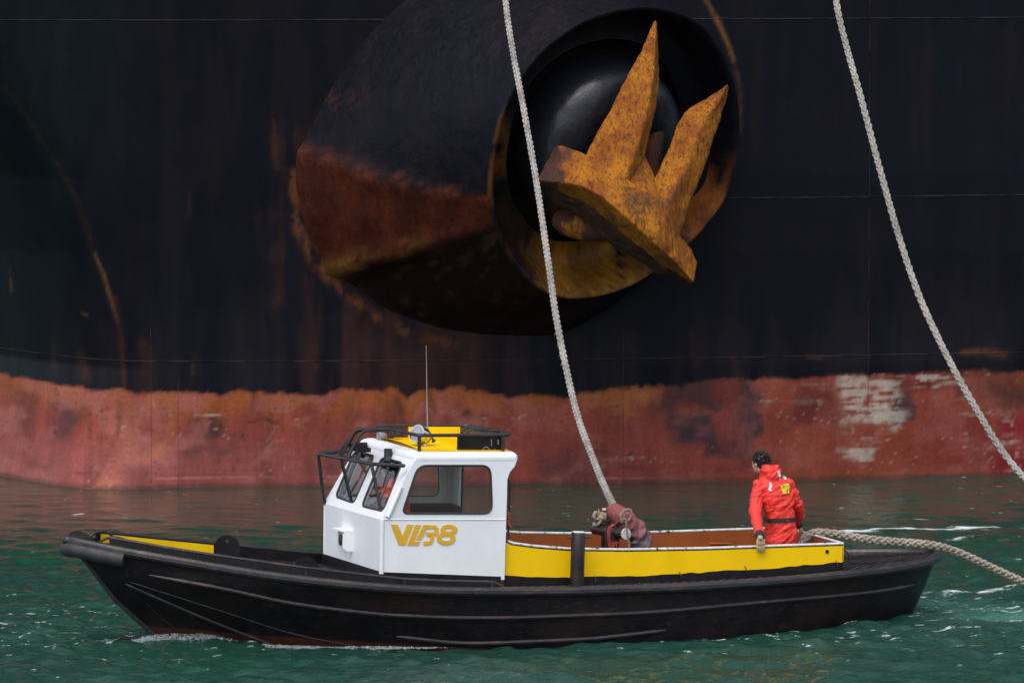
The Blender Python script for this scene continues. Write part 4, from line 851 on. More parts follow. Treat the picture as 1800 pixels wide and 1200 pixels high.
# --- things on the roof
q0, q1 = pc(718, 778, 2.21), pc(808, 778, 2.21); bq = (q0[1] + q1[1]) / 2
mb = MB(); a0, a1 = pb(718, 760, .30)[0], pb(808, 760, .30)[0]; zt = pb(760, 750, .30)[2]
mb.box(E3((a0 + a1) / 2, .30, (2.19 + zt) / 2), (a1 - a0, .025, zt - 2.19)); a2 = pb(803, 780, -.55)[0]; mb.box(E3(a2 - .02, -.20, (2.19 + zt) / 2 - .03), (.05, .98, zt - 2.25)); mb.build('locker_board', M['yellow'], boat, smooth=False)
mb = MB(); a0, a1 = pb(804, 780, -.78)[0], pb(883, 780, -.78)[0]; z0, z1 = 2.185, pb(840, 767, -.78)[2]
mb.box(E3((a0 + a1) / 2, -.78, (z0 + z1) / 2), (a1 - a0, .03, z1 - z0)); mb.box(E3(a1 - .012, -.45, (z0 + z1) / 2), (.024, .62, z1 - z0)); mb.box(E3((a0 + a1) / 2, -.45, z0 + .01), (a1 - a0 - .05, .6, .02)); bx = mb.build('battery_box', M['black'], boat, smooth=False)
mb = MB(); qq = [pb(u, v, -.80) for u, v in [(849, 790), (852, 786), (857, 786), (861, 790), (866, 792), (871, 789)]]; mb.tube(spline(qq, 20), .005, 6); mb.tube([pb(864, 772, -.80), pb(864, 783, -.80)], .006, 6); mb.tube([pb(876, 772, -.80), pb(876, 781, -.80)], .008, 6); mb.build('wire', M['grey'], bx)
# chrome searchlight
sb_ = -.45; base = pb(748, 790, sb_); top = pb(744, 766, sb_); mb = MB()
mb.tube([base + E3(0, 0, z) for z in (0, .012, .014)], [.085, .085, .05], 18); mb.tube([base, base + E3(0, 0, .06), base + E3(0, 0, .10)], [.05, .028, .04], 14); mb.tube(spline([top + E3(0, .10, .03), top + E3(0, .09, -.06), base + E3(0, 0, .09), top + E3(0, -.09, -.06), top + E3(0, -.10, .03)], 20), .014, 8); spl = mb.build('searchlight', M['chrome'], boat, angle=50)
ax_ = nrm([-.75, -.45, .28]); mb = MB(); mb.tube([top + ax_ * t for t in (.12, .10, .0, -.06, -.10)], [.108, .104, .10, .08, .03], 22); mb.build('reflector', M['chrome'], spl, angle=40)
mb = MB(); mb.tube([top + ax_ * t for t in (.10, .124)], [.09, .088], 22); mb.build('lens', M['lens'], spl)
mb = MB(); q = pb(757, 767, sb_); mb.tube(spline([q, pb(760, 770, sb_), pb(763, 776, sb_)], 10), [.012] * 7 + [.02, .028, .028], 8); mb.build('plug', M['pipe'], spl)
# small horn and aerial stubs at the front of the roof
mb = MB(); c_ = pb(673, 766, .55); mb.tube([c_ + E3(t, 0, 0) for t in (-.06, -.05, .0, .05)], [.062, .066, .06, .02], 18); mb.tube([c_, c_ - E3(0, 0, .1)], .014, 8); mb.build('deck_lamp', M['grey'], boat, angle=40)
mb = MB(); c_ = pb(697, 764, .4); mb.tube([c_ + E3(0, 0, t) for t in (-.02, -.01, .06, .07)], [.05, .06, .055, .03], 16); mb.tube([pb(681, 770, .4), pb(693, 772, .4)], .018, 8); mb.build('horn', M['worn'], boat, angle=40)
for u in (680, 692, 697, 701, 712): q = pb(u, 783 if u < 700 else 786, .3); mb = MB(); mb.tube([q + E3(0, 0, -.02), q + E3(0, 0, .03), q + E3(0, 0, .05)], [.022, .022, .016], 10); mb.build('cable_gland', M['yellow'], boat)
mb = MB(); mb.tube(spline([pb(751.5, 757, .28), pb(750.5, 700, .28), pb(750, 655, .28), pb(749, 607, .28)], 12), np.linspace(.008, .0035, 12), 6); mb.build('aerial', M['grey'], boat)
# --- towing bitt in the well
n0, f0 = pb(1100, 938, -.42), pb(1046, 929, .22); mb = MB(); mb.tube([f0, n0], .068, 20); mid = f0 * .38 + n0 * .62
for p, r in ((mid, .085),): mb.tube([E3(p[0] - .02, p[1], .41), E3(p[0] - .02, p[1], p[2])], r, 18)
tp = pb(1067, 896, .30); mb.tube([E3(tp[0], .30, .41), E3(tp[0], .30, tp[2])], .06, 18); bitt = mb.build('towing_bitt', paint('bitt_paint', (.012, .011, .013), (.045, .022, .022), 6, .34, (.10, .05, .04), 8, (.56, .70), .003), boat)
mb = MB(); d_ = nrm(n0 - f0); mb.tube([n0 + d_ * .001, n0 + d_ * .012], [.070, .066], 24); mb.build('end_cap', M['cap'], bitt); mb = MB(); mb.tube([E3(tp[0], .30, tp[2] + .001), E3(tp[0], .30, tp[2] + .018)], [.062, .058], 20); mb.build('end_cap', M['cap'], bitt)

# ================================================================== ROPES
def plait(path, R, name, m, pitch=11., seg=.5, ns=6):
    """an eight-strand plaited rope: four strands each way, passing over and under one another"""
    P = np.asarray(path, float); L = np.r_[0, np.cumsum(np.linalg.norm(np.diff(P, axis=0), axis=1))]
    n = int(L[-1] / (R * seg)); s = np.linspace(0, L[-1], n); Q = np.stack([np.interp(s, L, P[:, i]) for i in range(3)], -1)
    rg = np.random.default_rng(len(path)); T = np.gradient(Q, axis=0); T /= np.linalg.norm(T, axis=1)[:, None]
    u = np.array([.31, -.9, .2]); x = []; v = u
    for t in T: v = v - t * (v @ t); v = v / np.linalg.norm(v); x.append(v)
    x = np.array(x); y = np.cross(T, x); k = 2 * math.pi / (pitch * R); mb = MB()
    wph = 1.3 * (fbm(s / R * .09, s * 0 + 2, 5, 3) - .5); wob = 1 + .16 * (fbm(s / R * .35, s * 0, 3, 3) - .5)
    for d in (1, -1):
        for i in range(4):
            ph = d * k * s + i * math.pi / 2 + wph; rad = R * (.60 + d * .24 * np.cos(4 * k * s)) * wob
            C_ = Q + rad[:, None] * (np.cos(ph)[:, None] * x + np.sin(ph)[:, None] * y)
            mb.tube(C_, R * .33 * (1 + .06 * rg.normal(0, 1, n)), ns)
    return mb
YB = L2W(np.array([1.3, 0, .9]))[1]
def ropepts(px, n): return spline(px, n)
px = spline([(884, -60), (890, 15), (903, 100), (920, 190), (938, 290), (952, 380), (965, 470), (978, 560), (998, 660), (1018, 740), (1040, 800), (1060, 850), (1079, 890)], 160)
tt = np.linspace(0, 1, 160); Yr = 79.2 + (YB + .02 - 79.2) * tt
path = [aty(u, v, Y) for (u, v), Y in zip(px, Yr)]
e0 = path[0] - path[4]; up_ = [path[0] + e0 * k + np.array([0, .001, .002]) * k * k for k in np.linspace(30, .8, 30)]
mid_rope = plait(up_ + path, .041, 'mooring_rope', None).build('mooring_rope', M['rope'], None, fix=False)
tag(mid_rope, 'pale plaited mooring rope hanging down to the red canvas sleeve on the workboat', 'rope', 'mooring ropes hanging from the ship')
rg = np.random.default_rng(2)
for k in (96, 99, 101, 103):
    p = path[k]; d = nrm(np.array([-1., .1, -.3]) + rg.normal(0, .3, 3)); mb = MB(); mb.tube([p + d * .02, p + d * .052, p + d * .066 - np.array([0, 0, .012])], [.006, .004, .002], 5); mb.build('loose_yarn', M['rope'], mid_rope)
px = spline([(1462, -70), (1472, 15), (1490, 90), (1510, 160), (1530, 235), (1550, 310), (1580, 415), (1610, 505), (1640, 575), (1680, 655), (1720, 725), (1760, 790), (1800, 838), (1850, 884), (1900, 922)], 160)
Yr = 80.5 + (74.4 - 80.5) * np.linspace(0, 1, 160); path2 = [aty(u, v, Y) for (u, v), Y in zip(px, Yr)]
e0 = path2[0] - path2[4]; up_ = [path2[0] + e0 * k + np.array([0, .001, .002]) * k * k for k in np.linspace(30, .8, 30)]; e1 = path2[-1] - path2[-4]; dn_ = [path2[-1] + e1 * k for k in np.linspace(.5, 7, 8)]
rr = plait(up_ + path2 + dn_, .045, 'mooring_rope', None).build('mooring_rope', M['rope'], None, fix=False)
tag(rr, 'second pale rope slanting down past the ship and running out of sight on the right', 'rope', 'mooring ropes hanging from the ship')
hp_ = [W2L(aty(u, v, 0 + L2W(np.array([a, b, 1.]))[1])) for u, v, a, b in [(1408, 962, 3.2, .12), (1416, 944, 3.3, .1), (1430, 936.5, 3.45, .08), (1450, 936, 3.6, .05), (1475, 939, 3.85, .02), (1510, 945, 4.2, .0), (1560, 951, 4.6, .0), (1605, 954, 5.0, .0), (1640, 958, 5.3, .0), (1665, 964, 5.6, .05), (1695, 975, 6.0, .1), (1740, 996, 6.6, .2), (1790, 1019, 7.2, .3), (1850, 1046, 8.0, .4), (1920, 1078, 8.8, .5)]]
hw = plait(L2W(spline(np.array(hp_), 140)), .051, 'hawser', None, pitch=8.).build('hawser', M['hawser'], None, fix=False)
tag(hw, 'thick tan hawser led over the stern of the workboat and down into the water', 'rope')
# --- canvas sleeve round the eye of the middle rope, with its braided lashing
def canvas():
    b = NB('red_canvas'); sp = b.new('ShaderNodeSeparateXYZ'); b.set(sp.inputs[0], b.obj); z = sp.outputs[2]; n = b.noise(7, 4)
    f = b.rng(b.math('ADD', z, b.math('MULTIPLY', b.math('SUBTRACT', n, .5), .35)), SLV[2] - .42, SLV[2] - .12)
    col = b.mix(f, (.16, .115, .135), (.27, .070, .066)); col = b.mix(b.rng(b.noise(9, 5, .65), .50, .68), col, (.10, .045, .05))
    return b.fin(col, .62, b.bump(b.noise(30, 3), .012), 0, .35)
SLV = L2W(pb(1080, 890, -.05)[None])[0]
cp = spline(np.array([pb(u, v, b) for u, v, b in [(1079, 888, -.02), (1084, 902, -.10), (1098, 911, -.18), (1112, 922, -.22), (1122, 938, -.24), (1127, 955, -.24), (1126, 985, -.24)]]), 60)
T = np.gradient(cp, axis=0); T /= np.linalg.norm(T, axis=1)[:, None]; rings = []; N_ = 64
for i, (p, t) in enumerate(zip(cp, T)):
    f = i / 59; r = np.interp(f, [0, .06, .18, .32, .45, .6, .8, 1], [.055, .11, .135, .13, .125, .135, .14, .13]); x = nrm(np.cross(t, [.2, 1., .1])); y = np.cross(t, x); th = np.arange(N_) / N_ * 2 * math.pi
    q_ = fbm(np.cos(th) * 1.3 + f * 6 + 3, np.sin(th) * 1.3 + f * 3, 8, 3); rdg = 1 - np.abs(2 * fbm(np.cos(th) * 1.1 + f * 9, np.sin(th) * 1.1 - f * 5, 18, 2) - 1)
    fold = .86 + .30 * (q_ - .5) + .34 * (rdg - .6) * sst(.12, .35, f) + .06 * np.sin(f * 34 + 2.2 * np.sin(th + 5 * f))
    rings.append(p + (r * fold)[:, None] * (np.cos(th)[:, None] * x + np.sin(th)[:, None] * y))
mb = MB(); mb.loft([L2W(r) for r in rings]); slv = mb.build('chafe_sleeve', canvas(), mid_rope, angle=180)
def cordpx(pts, b, n=40): return L2W(spline(np.array([pb(u, v, b) for u, v in pts]), n))
mb = MB(); mb.tube(cordpx([(1093, 918), (1091, 908), (1096, 899), (1104, 895), (1109, 899), (1108, 909), (1104, 915)], -.34), .017, 8); mb.tube(cordpx([(1096, 911), (1100, 914), (1101.5, 928), (1104, 946), (1107, 968)], -.50), .013, 8); mb.tube(cordpx([(1096, 911), (1094, 914), (1097, 917)], -.44), .013, 8); mb.build('lashing_cord', M['cordbrown'], mid_rope)
# --- a knot of old tan rope on the bitt, red lines wound round it
mb = MB(); rg = np.random.default_rng(6); kc = pb(1059, 908, .05)
for i in range(9):
    c0 = kc + rg.normal(0, 1, 3) * np.array([.05, .03, .028]); ax = nrm(rg.normal(0, 1, 3)); x = nrm(np.cross(ax, [.3, .5, .8])); y = np.cross(ax, x); r = rg.uniform(.03, .055)
    mb.tube(L2W(np.array([c0 + r * (math.cos(t) * x + math.sin(t) * y) + ax * .01 * t for t in np.linspace(0, rg.uniform(4, 6.5), 18)])), .020, 7)
mb.tube(L2W(spline(np.array([kc, pb(1072, 911, .0), pb(1082, 917, -.06)]), 10)), .022, 7)
mb.tube(L2W(np.array([kc + E3(-.03, 0, .03), kc + E3(-.05, 0, .075), kc + E3(-.052, 0, .10)])), [.012, .009, .004], 6); mb.ball(L2W(kc[None])[0] - np.array([0, 0, .01]), (.07, .05, .045), 14, 10)
tag(mb.build('rope_knot', M['tan'], None), 'bundle of frayed tan rope knotted on top of the black towing bitt', 'rope')
mb = MB(); bb_ = -.30
for k in range(2): o_ = k * 4.; mb.tube(cordpx([(1078 + o_, 921), (1071 + o_ * .8, 926), (1068.5 + o_ * .7, 940), (1070 + o_ * .6, 955), (1072 + o_ * .4, 968)], bb_ - .02 * k), .009, 7)
for q in (1076, 1082, 1087): mb.tube(cordpx([(1072, 966), (q - 1, 953), (q + 2, 958), (q, 968)], bb_ - .02), .008, 7)
tag(mb.build('red_line', M['redline'], None), 'thin red line looped around the crossbar of the towing bitt', 'rope')
mb = MB(); mb.tube(cordpx([(892.5, 897), (893, 905), (895, 912), (893.5, 919), (898, 926)], -.885, 24), .016, 7); mb.ball(L2W(pb(893.5, 904, -.885)[None])[0], (.022, .02, .04), 8, 6)
tag(mb.build('red_lanyard', M['redline'], None), 'short red lanyard tied to the hand rail behind the wheelhouse', 'cord')

# ================================================================== PEOPLE
def baked(mb, name, m, voxel, smooth_it=4, parent=None):
    """join overlapping lofts into one continuous skin"""
    o = mb.build(name, m, None, angle=180)
    r = o.modifiers.new('r', 'REMESH'); r.mode = 'VOXEL'; r.voxel_size = voxel; r.use_smooth_shade = True
    s = o.modifiers.new('s', 'SMOOTH'); s.iterations = smooth_it; s.factor = .5
    bpy.context.view_layer.update(); dg = bpy.context.evaluated_depsgraph_get(); ev = o.evaluated_get(dg)
    me = bpy.data.meshes.new_from_object(ev); o.modifiers.clear(); old = o.data; o.data = me; bpy.data.meshes.remove(old); me.name = name
    me.polygons.foreach_set('use_smooth', [True] * len(me.polygons)); o.parent = parent
    if not me.materials: me.materials.append(m)
    return o
def verts(o):
    n = len(o.data.vertices); V = np.zeros(n * 3, np.float32); o.data.vertices.foreach_get('co', V); N = np.zeros(n * 3, np.float32); o.data.vertices.foreach_get('normal', N); return V.reshape(-1, 3).astype(float), N.reshape(-1, 3).astype(float)
def setv(o, V): o.data.vertices.foreach_set('co', V.astype(np.float32).ravel()); o.data.update()
def ell(c, x, y, rx, ry, n=24, p=2.3):
    t = np.arange(n) / n * 2 * math.pi; ct_, st_ = np.cos(t), np.sin(t); f = lambda q: np.sign(q) * np.abs(q)**(2 / p)
    return c + (f(ct_) * rx)[:, None] * x + (f(st_) * ry)[:, None] * y
def suit_mat(name, c1, c2):
    b = NB(name); f1 = b.noise(9, 4, .6, b.mapping((1, 1, .6), rot=(.3, .5, 0))); col = b.mix(b.rng(b.noise(5, 3), .35, .65), c1, c2); col = b.mix(b.rng(b.noise(40, 3), .66, .74), col, (.5, .12, .08))
    return b.fin(col, .55, b.bump(f1, .03, .9, b.bump(b.noise(22, 3, .6, b.mapping((1.4, 1.4, .5), rot=(.5, .2, .3))), .010)), 0, .4)
M['suit'] = suit_mat('red_suit', (.88, .052, .036), (.80, .040, .030)); M['suit_orange'] = suit_mat('orange_suit', (.95, .11, .035), (.90, .085, .028))
M['skin'] = paint('skin', (.52, .27, .19), (.46, .23, .16), 8, .5); M['hair'] = paint('dark_hair', (.010, .007, .006), (.022, .015, .012), 30, .5, bump=.006, bsc=90, stretch=(1, 1, .4))
M['glove'] = paint('tan_glove', (.52, .40, .24), (.40, .30, .17), 14, .75, (.20, .15, .10), 22, (.60, .72), .006, 60)
M['cloth'] = paint('black_cloth', (.014, .012, .014), (.03, .025, .026), 10, .7); M['tape'] = paint('reflective_tape', (.62, .66, .68), (.50, .54, .56), 10, .35)
M['badge'] = paint('badge_yellow', (.75, .68, .03), (.68, .60, .02), 12, .5); M['eye'] = paint('eye', (.6, .58, .55), (.5, .48, .45), 30, .2)

def limb(mb, pts, rad, n=16):
    P = np.asarray(pts, float); Q = spline(P, 26) if len(P) > 2 else np.linspace(P[0], P[1], 20); rr = np.interp(np.linspace(0, 1, len(Q)), np.linspace(0, 1, len(rad)), rad); mb.tube(Q, rr, n); mb.ball(Q[0], rr[0] * .98, 14, 10); mb.ball(Q[-1], rr[-1] * .98, 14, 10)
def torso(mb, J, k=1.0, add=0.):
    x, y = J['right'], J['fwd']; spine = [J['pelvis'] - J['up'] * .10, J['pelvis'], J['waist'], J['chest'], J['top'], J['neck']]
    dims = [(.15, .12), (.185, .135), (.168, .118), (.195, .128), (.165, .098), (.066, .066)]
    S = spline(np.array(spine), 24); D = spline(np.array(dims), 24); mb.loft([ell(c, x, y, d[0] * k + add, d[1] * k + add) for c, d in zip(S, D)])
def hand(mb, wrist, palm_dir, back, curl, side, k=1.0, spread=.012):
    """palm, four bent fingers of different length, thumb off the side of the palm"""
    d = nrm(palm_dir); bk = nrm(back - d * (np.asarray(back) @ d)); lat = np.cross(d, bk) * side          # lat points to the thumb
    mb.loft([ell(wrist + d * t, lat, bk, w_ * k, h_ * k, 16) for t, w_, h_ in ((-.01, .028, .022), (.02, .034, .020), (.05, .041, .019), (.085, .042, .016), (.095, .036, .010))])
    for i, (off, L) in enumerate(((.031, .072), (.010, .080), (-.011, .074), (-.031, .058))):
        off = off * (.6 + .4 * k) * 1.12; L = L * (.5 + .5 * k); p = wrist + d * .086 + lat * off; pts = [p - d * .02, p]; ang = curl[0]
        for j, f in enumerate((.44, .31, .25)):
            q = d * math.cos(ang) - bk * math.sin(ang) + lat * (off * spread * 10); pts.append(pts[-1] + nrm(q) * L * f); ang += curl[j + 1] if j + 1 < len(curl) else .3
        mb.tube(spline(np.array(pts), 14), np.linspace(.0105, .0080, 14) * k, 8); mb.ball(pts[-1], .0078 * k, 8, 6)
    t0 = wrist + d * .025 + lat * .028; tp_ = [t0 - lat * .01, t0 + lat * .02 + d * .022 - bk * .012, t0 + lat * .026 + d * .05 - bk * .030, t0 + lat * .020 + d * .070 - bk * .045]
    mb.tube(spline(np.array(tp_), 12), np.linspace(.0145, .0095, 12) * k, 8); mb.ball(tp_[-1], .0093 * k, 8, 6)
def head(mb, c, f, r, u):
    """skull, jaw, nose, brow, ears and neck; f faces forward"""
    ax = np.array([r, f, u]); P = lambda a, b_, c_: c + r * a + f * b_ + u * c_
    mb.ball(P(0, -.008, .025), (.078, .097, .092), 22, 16, ax); mb.ball(P(0, .022, -.045), (.058, .068, .070), 18, 12, ax); mb.ball(P(0, .055, -.088), (.030, .028, .024), 12, 8, ax)
    mb.loft([ell(P(0, y_, z_), r, u, w_, h_, 10) for y_, z_, w_, h_ in ((.075, .012, .008, .010), (.098, -.016, .013, .012), (.106, -.030, .016, .010), (.078, -.040, .014, .006))])
    mb.ball(P(0, .078, .028), (.052, .016, .012), 12, 8, ax); mb.ball(P(0, .080, -.058), (.022, .010, .006), 10, 6, ax); mb.ball(P(0, .079, -.067), (.020, .010, .006), 10, 6, ax)
    for s in (-1, 1): mb.ball(P(s * .079, -.006, -.008), (.012, .020, .033), 10, 8, ax); mb.ball(P(s * .045, .060, -.025), (.022, .018, .018), 10, 8, ax)
def person(J, name, label, suit, face=True):
    root = J['root']; sub = lambda p: np.asarray(p, float) - root
    K = {k: (sub(v) if k not in ('right', 'fwd', 'up', 'hf', 'hr', 'hu', 'root', 'gl', 'gr') else v) for k, v in J.items()}
    mb = MB(); torso(mb, K, .92); head(mb, K['head'], K['hf'], K['hr'], K['hu']); limb(mb, [K['neck'] - K['up'] * .04, K['head'] - K['hu'] * .06 - K['hf'] * .01], [.060, .052])
    for s in 'LR':
        limb(mb, [K['sh' + s], K['el' + s], K['wr' + s]], [.055, .048, .040, .034, .026]); limb(mb, [K['hip' + s], K['kn' + s], K['an' + s]], [.085, .070, .052, .046, .034]); limb(mb, [K['an' + s], K['toe' + s]], [.04, .03])
        hand(mb, K['wr' + s], *J['g' + s.lower()])
    body = baked(mb, name, M['skin'], .0065, 2); body.location = root; tag(body, label, 'person')
    for s in (-1, 1):
        m_ = MB(); m_.ball(K['head'] + K['hr'] * s * .031 + K['hf'] * .080 + K['hu'] * .008, (.011, .008, .007), 10, 8, np.array([K['hr'], K['hf'], K['hu']])); m_.build('eye', M['eye'], body)
    # hair: a cap over the skull with short ragged tufts
    c, f, r, u = K['head'], K['hf'], K['hr'], K['hu']; ax = np.array([r, f, u]); mb = MB(); rg = np.random.default_rng(3); mb.ball(c - f * .022 + u * .040, (.092, .102, .098), 26, 18, ax); mb.ball(c - f * .050 - u * .025, (.066, .058, .055), 16, 12, ax)
    for i in range(420):
        q = nrm(rg.normal(0, 1, 3)); 
        if q[2] < -.35 or (q[1] > .55 and q[2] < .35) : continue
        p = c - f * .020 + u * .042 + (r * q[0] * .084 + f * q[1] * .096 + u * q[2] * .088); d = nrm(r * q[0] + f * (q[1] * .6 - .25) + u * (q[2] + .35) + rg.normal(0, .3, 3)); L = rg.uniform(.022, .052)
        mb.tube([p - d * .01, p + d * L * .5, p + d * L + rg.normal(0, .004, 3)], [.011, .008, .002], 5)
    mb.build('hair', M['hair'], body, angle=180)
    # clothing
    mb = MB(); torso(mb, K, .97, .024 if 'red' in label else .055)
    for s in 'LR':
        out = K['right'] * (1 if s == 'R' else -1)
        limb(mb, [K['sh' + s], K['el' + s], K['wr' + s] * .86 + K['el' + s] * .14], [.082, .086, .076, .072, .068, .060, .052]); limb(mb, [K['hip' + s], K['kn' + s], K['an' + s]], [.120, .105, .088, .080, .072])
    hd = K['head']; nb_ = K['neck']; b_ = -K['fwd']
    hoodc = nb_ + K['up'] * .045 + b_ * .075
    mb.loft([ell(nb_ + K['up'] * z - K['fwd'] * (.01 + .03 * z / .1), K['right'], K['fwd'], w_, h_, 20) for z, w_, h_ in ((-.05, .145, .115), (.0, .128, .112), (.05, .112, .105), (.085, .095, .092), (.10, .07, .07))])
    mb.ball(hoodc - K['up'] * .03, (.118, .082, .085), 20, 14, np.array([K['right'], K['fwd'], K['up']])); mb.ball(hoodc + b_ * .03 - K['up'] * .075, (.105, .062, .068), 18, 12, np.array([K['right'], K['fwd'], K['up']]))
    mb.loft([ell(hoodc + (K['right'] * .9 + b_ * .3) * t + K['up'] * (t * .9 - .02), K['fwd'], K['up'], w_, w_ * .9, 12) for t, w_ in ((0, .06), (.05, .045), (.08, .022), (.095, .008))])
    su = baked(mb, 'suit', suit, .010, 3, body); V, N = verts(su)
    fold = lambda a, s_, sd: fbm(V @ a[0] * s_, V @ a[1] * s_ * .28, sd, 3) - .5
    rt, fw, up_ = K['right'], K['fwd'], K['up']; dgn = nrm(rt * .8 + up_ * .6 + fw * .2); prp = nrm(np.cross(dgn, fw))
    d_ = .046 * fold((prp, dgn), 13, 71) + .030 * fold((up_, rt), 17, 73) + .024 * fold((nrm(up_ - rt * .6), rt), 30, 75)
    setv(su, V + N * d_[:, None]); su.data.update()
    V, N = verts(su); bvh = BVHTree.FromPolygons([tuple(v) for v in V], [tuple(p.vertices) for p in su.data.polygons])
    for s in 'LR':
        w_, e_ = K['wr' + s], K['el' + s]; dd_ = nrm(w_ - e_); mb = MB(); mb.tube([w_ - dd_ * .075, w_ - dd_ * .04, w_ + dd_ * .004, w_ + dd_ * .018], [.060, .062, .056, .040], 16); mb.build('cuff', M['cloth'], body)
        mb = MB(); hand(mb, w_, *J['g' + s.lower()], k=1.32, spread=.028); limb(mb, [w_ - dd_ * .01, w_ + dd_ * .02], [.036, .036]); baked(mb, 'glove', M['glove'], .0042, 1, body)
        ank, toe = K['an' + s], K['toe' + s]; mb = MB(); limb(mb, [ank + np.array([0, 0, .12]), ank], [.062, .055]); limb(mb, [ank - np.array([0, 0, .03]), toe], [.052, .05, .042]); baked(mb, 'boot', M['cloth'], .012, 2, body)
    return body, su, bvh, K
def onto(bvh, P, dirn, lift=.004):
    """drop a point along dirn onto the cloth"""
    d = Vector(dirn); h = bvh.ray_cast(Vector(P) - d * .5, d); return np.array(h[0]) - np.asarray(dirn) * lift if h[0] is not None else np.asarray(P, float)
Y0 = L2W(np.array([3.02, -.20, 1.3]))[1]; Wp = lambda u, v, dy=0.: aty(u, v, Y0 + dy)
ph_ = math.radians(24); right = np.array([math.cos(ph_), math.sin(ph_), 0.]); fwd = np.array([-math.sin(ph_), math.cos(ph_), 0.])
hy = math.radians(47); hf = nrm([-math.sin(hy), math.cos(hy), -.14]); hr = nrm(np.cross(hf, [.16, 0, 1])); hu = np.cross(hr, hf)
zfl = L2W(np.array([3.0, -.2, .418]))[2]
pel = Wp(1372, 952); wst = Wp(1371, 912, -.01); chs = Wp(1364, 868, -.01); topp = Wp(1359, 846, .0); nck = Wp(1353, 832, .03)
upv = nrm(topp - pel); wl = L2W(pb(1336, 943.5, -.935)[None])[0]; rq = pb(1403, 922, .30); wr_ = L2W(rq[None])[0]
J = dict(root=np.array([pel[0], pel[1], zfl]), right=right, fwd=fwd, up=upv, pelvis=pel, waist=wst, chest=chs, top=topp, neck=nck, head=Wp(1335.5, 815, .05), hf=hf, hr=hr, hu=hu,
         shL=Wp(1333, 853, -.09), elL=Wp(1329, 899, -.24), wrL=wl, shR=Wp(1385, 851, .10), elR=Wp(1402, 891, .20), wrR=wr_,
         hipL=pel - right * .09 - upv * .04, hipR=pel + right * .09 - upv * .04)
for s, o_ in (('L', -.10), ('R', .10)):
    J['kn' + s] = np.array([pel[0], pel[1], zfl + .50]) + right * o_ * 1.1 + fwd * .03; J['an' + s] = np.array([pel[0], pel[1], zfl + .09]) + right * o_ * 1.2; J['toe' + s] = J['an' + s] + fwd * .15 + np.array([0, 0, -.045])
J['gl'] = (-eb * .10 + np.array([.06, 0, -1.0]), -eb * 1. + np.array([0, 0, .1]), (.05, .18, .25, .25), -1)
J['gr'] = (ea * .55 + np.array([.0, .0, -.85]), ea * .7 + np.array([.2, -.2, .5]), (.2, .35, .4, .4), 1)
crew, su, bvh, K = person(J, 'person', 'person in red hooded suit with black belt leaning on the coaming at the stern', M['suit'])
# belt, reflective strips and the yellow letters on the back, all laid on the cloth
mb = MB(); ctr = K['waist']; rings = []
for t in np.linspace(0, 2 * math.pi, 49):
    d = right * math.cos(t) + fwd * math.sin(t); row = []
    for z in (-.026, .026):
        c_ = ctr + upv * z + right * 0; h = bvh.ray_cast(Vector(c_ + d * .6), Vector(-d), .6); p = np.array(h[0]) if h[0] is not None else c_ + d * .17
        rad = min(np.linalg.norm(p - c_), .215); row += [c_ + d * (rad + .012), c_ + d * (rad - .01)] if z < 0 else [c_ + d * (rad - .01), c_ + d * (rad + .012)]
    rings.append(row)
mb.loft(rings, True, False); mb.build('belt', M['cloth'], crew, angle=60)
back = nrm(fwd + np.array([0, 0, -.05])); sub = lambda u, v, dy=0.: Wp(u, v, dy) - J['root']
def strip(pts, wd, name, m):
    mb = MB(); P = spline(np.array([sub(*p) for p in pts]), 12); T = np.gradient(P, axis=0); rows = []
    for p, t in zip(P, T):
        n = nrm(np.cross(nrm(t), back)); a, b_ = onto(bvh, p - n * wd / 2, back), onto(bvh, p + n * wd / 2, back); rows.append([a - back * .002, b_ - back * .002, b_ + back * .01, a + back * .01])
    mb.loft(rows); return mb.build(name, m, crew, angle=60)
strip([(1345.5, 847), (1341, 861)], .032, 'reflective_strip', M['tape']); strip([(1362, 827), (1364.5, 835), (1367, 843)], .036, 'reflective_strip', M['tape']); strip([(1376.5, 836.5), (1379, 838.5), (1382, 841.5)], .03, 'reflective_strip', M['tape'])
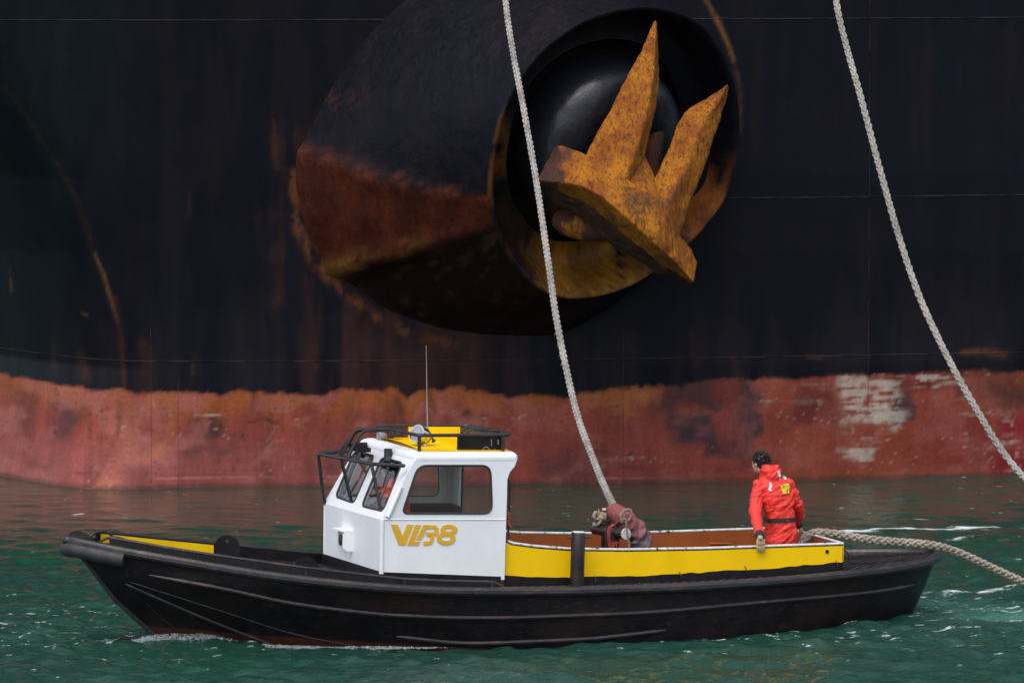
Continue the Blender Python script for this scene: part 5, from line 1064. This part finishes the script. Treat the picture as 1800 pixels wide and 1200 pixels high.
def badge_fn(p, q, d):
    # letter sheet coordinates -> a small patch on the right shoulder blade
    uu = 1363.5 + (p - 551) / (870 - 551) * 21; vv = 851.5 + (q - 757) / 135 * 16 - (p - 551) / 319 * 2.5; x = onto(bvh, sub(uu, vv), back, .0); return x - back * (.004 + d)
mb = MB()
for k_, poly in enumerate((VP, LP, BS1)): mb.panel(poly, [], badge_fn, .005 + .002 * k_)
for k_, rb in enumerate((BT, BB)):
    L, Rr = ribbon(rb, 32); mb.loft([[badge_fn(*l, 0), badge_fn(*r, 0), badge_fn(*r, .009 + .002 * k_), badge_fn(*l, .009 + .002 * k_)] for l, r in zip(L, Rr)])
mb.build('back_lettering', M['badge'], crew, smooth=False)
# the helmsman standing at the wheel
Yh = L2W(np.array([-1.42, -.30, 1.5]))[1]; Wh = lambda u, v, dy=0.: aty(u, v, Yh + dy)
base = np.array([-1.60, .04, .25]); B_ = lambda a, b_, c_: L2W((base + np.array([a, b_, c_]))[None])[0]
f2, r2 = -ea, eb * 1.0; up2 = ec
Jh = dict(root=B_(0, 0, 0), right=r2, fwd=f2, up=up2, pelvis=B_(.02, 0, .90), waist=B_(.02, 0, 1.06), chest=B_(.0, 0, 1.25), top=B_(-.03, 0, 1.38), neck=B_(-.05, 0, 1.45), head=B_(-.09, 0, 1.59), hf=nrm(f2 - up2 * .1), hr=r2, hu=nrm(up2 + f2 * .1),
          shL=B_(-.03, -.19, 1.37), elL=B_(-.10, -.27, 1.12), wrL=B_(-.22, -.17, 1.14), shR=B_(-.03, .19, 1.37), elR=B_(-.10, .27, 1.12), wrR=B_(-.22, .17, 1.14), hipL=B_(.02, -.09, .86), hipR=B_(.02, .09, .86), knL=B_(.0, -.11, .46), knR=B_(.0, .11, .46), anL=B_(.03, -.11, .09), anR=B_(.03, .11, .09), toeL=B_(-.12, -.11, .05), toeR=B_(-.12, .11, .05))
Jh['gl'] = (f2 + eb * .3, up2 * 1., (.4, .6, .6, .5), 1); Jh['gr'] = (f2 + eb * .2, up2 * 1., (.4, .6, .6, .5), -1)
person(Jh, 'person', 'person in orange suit standing at the wheel inside the white wheelhouse', M['suit_orange'])
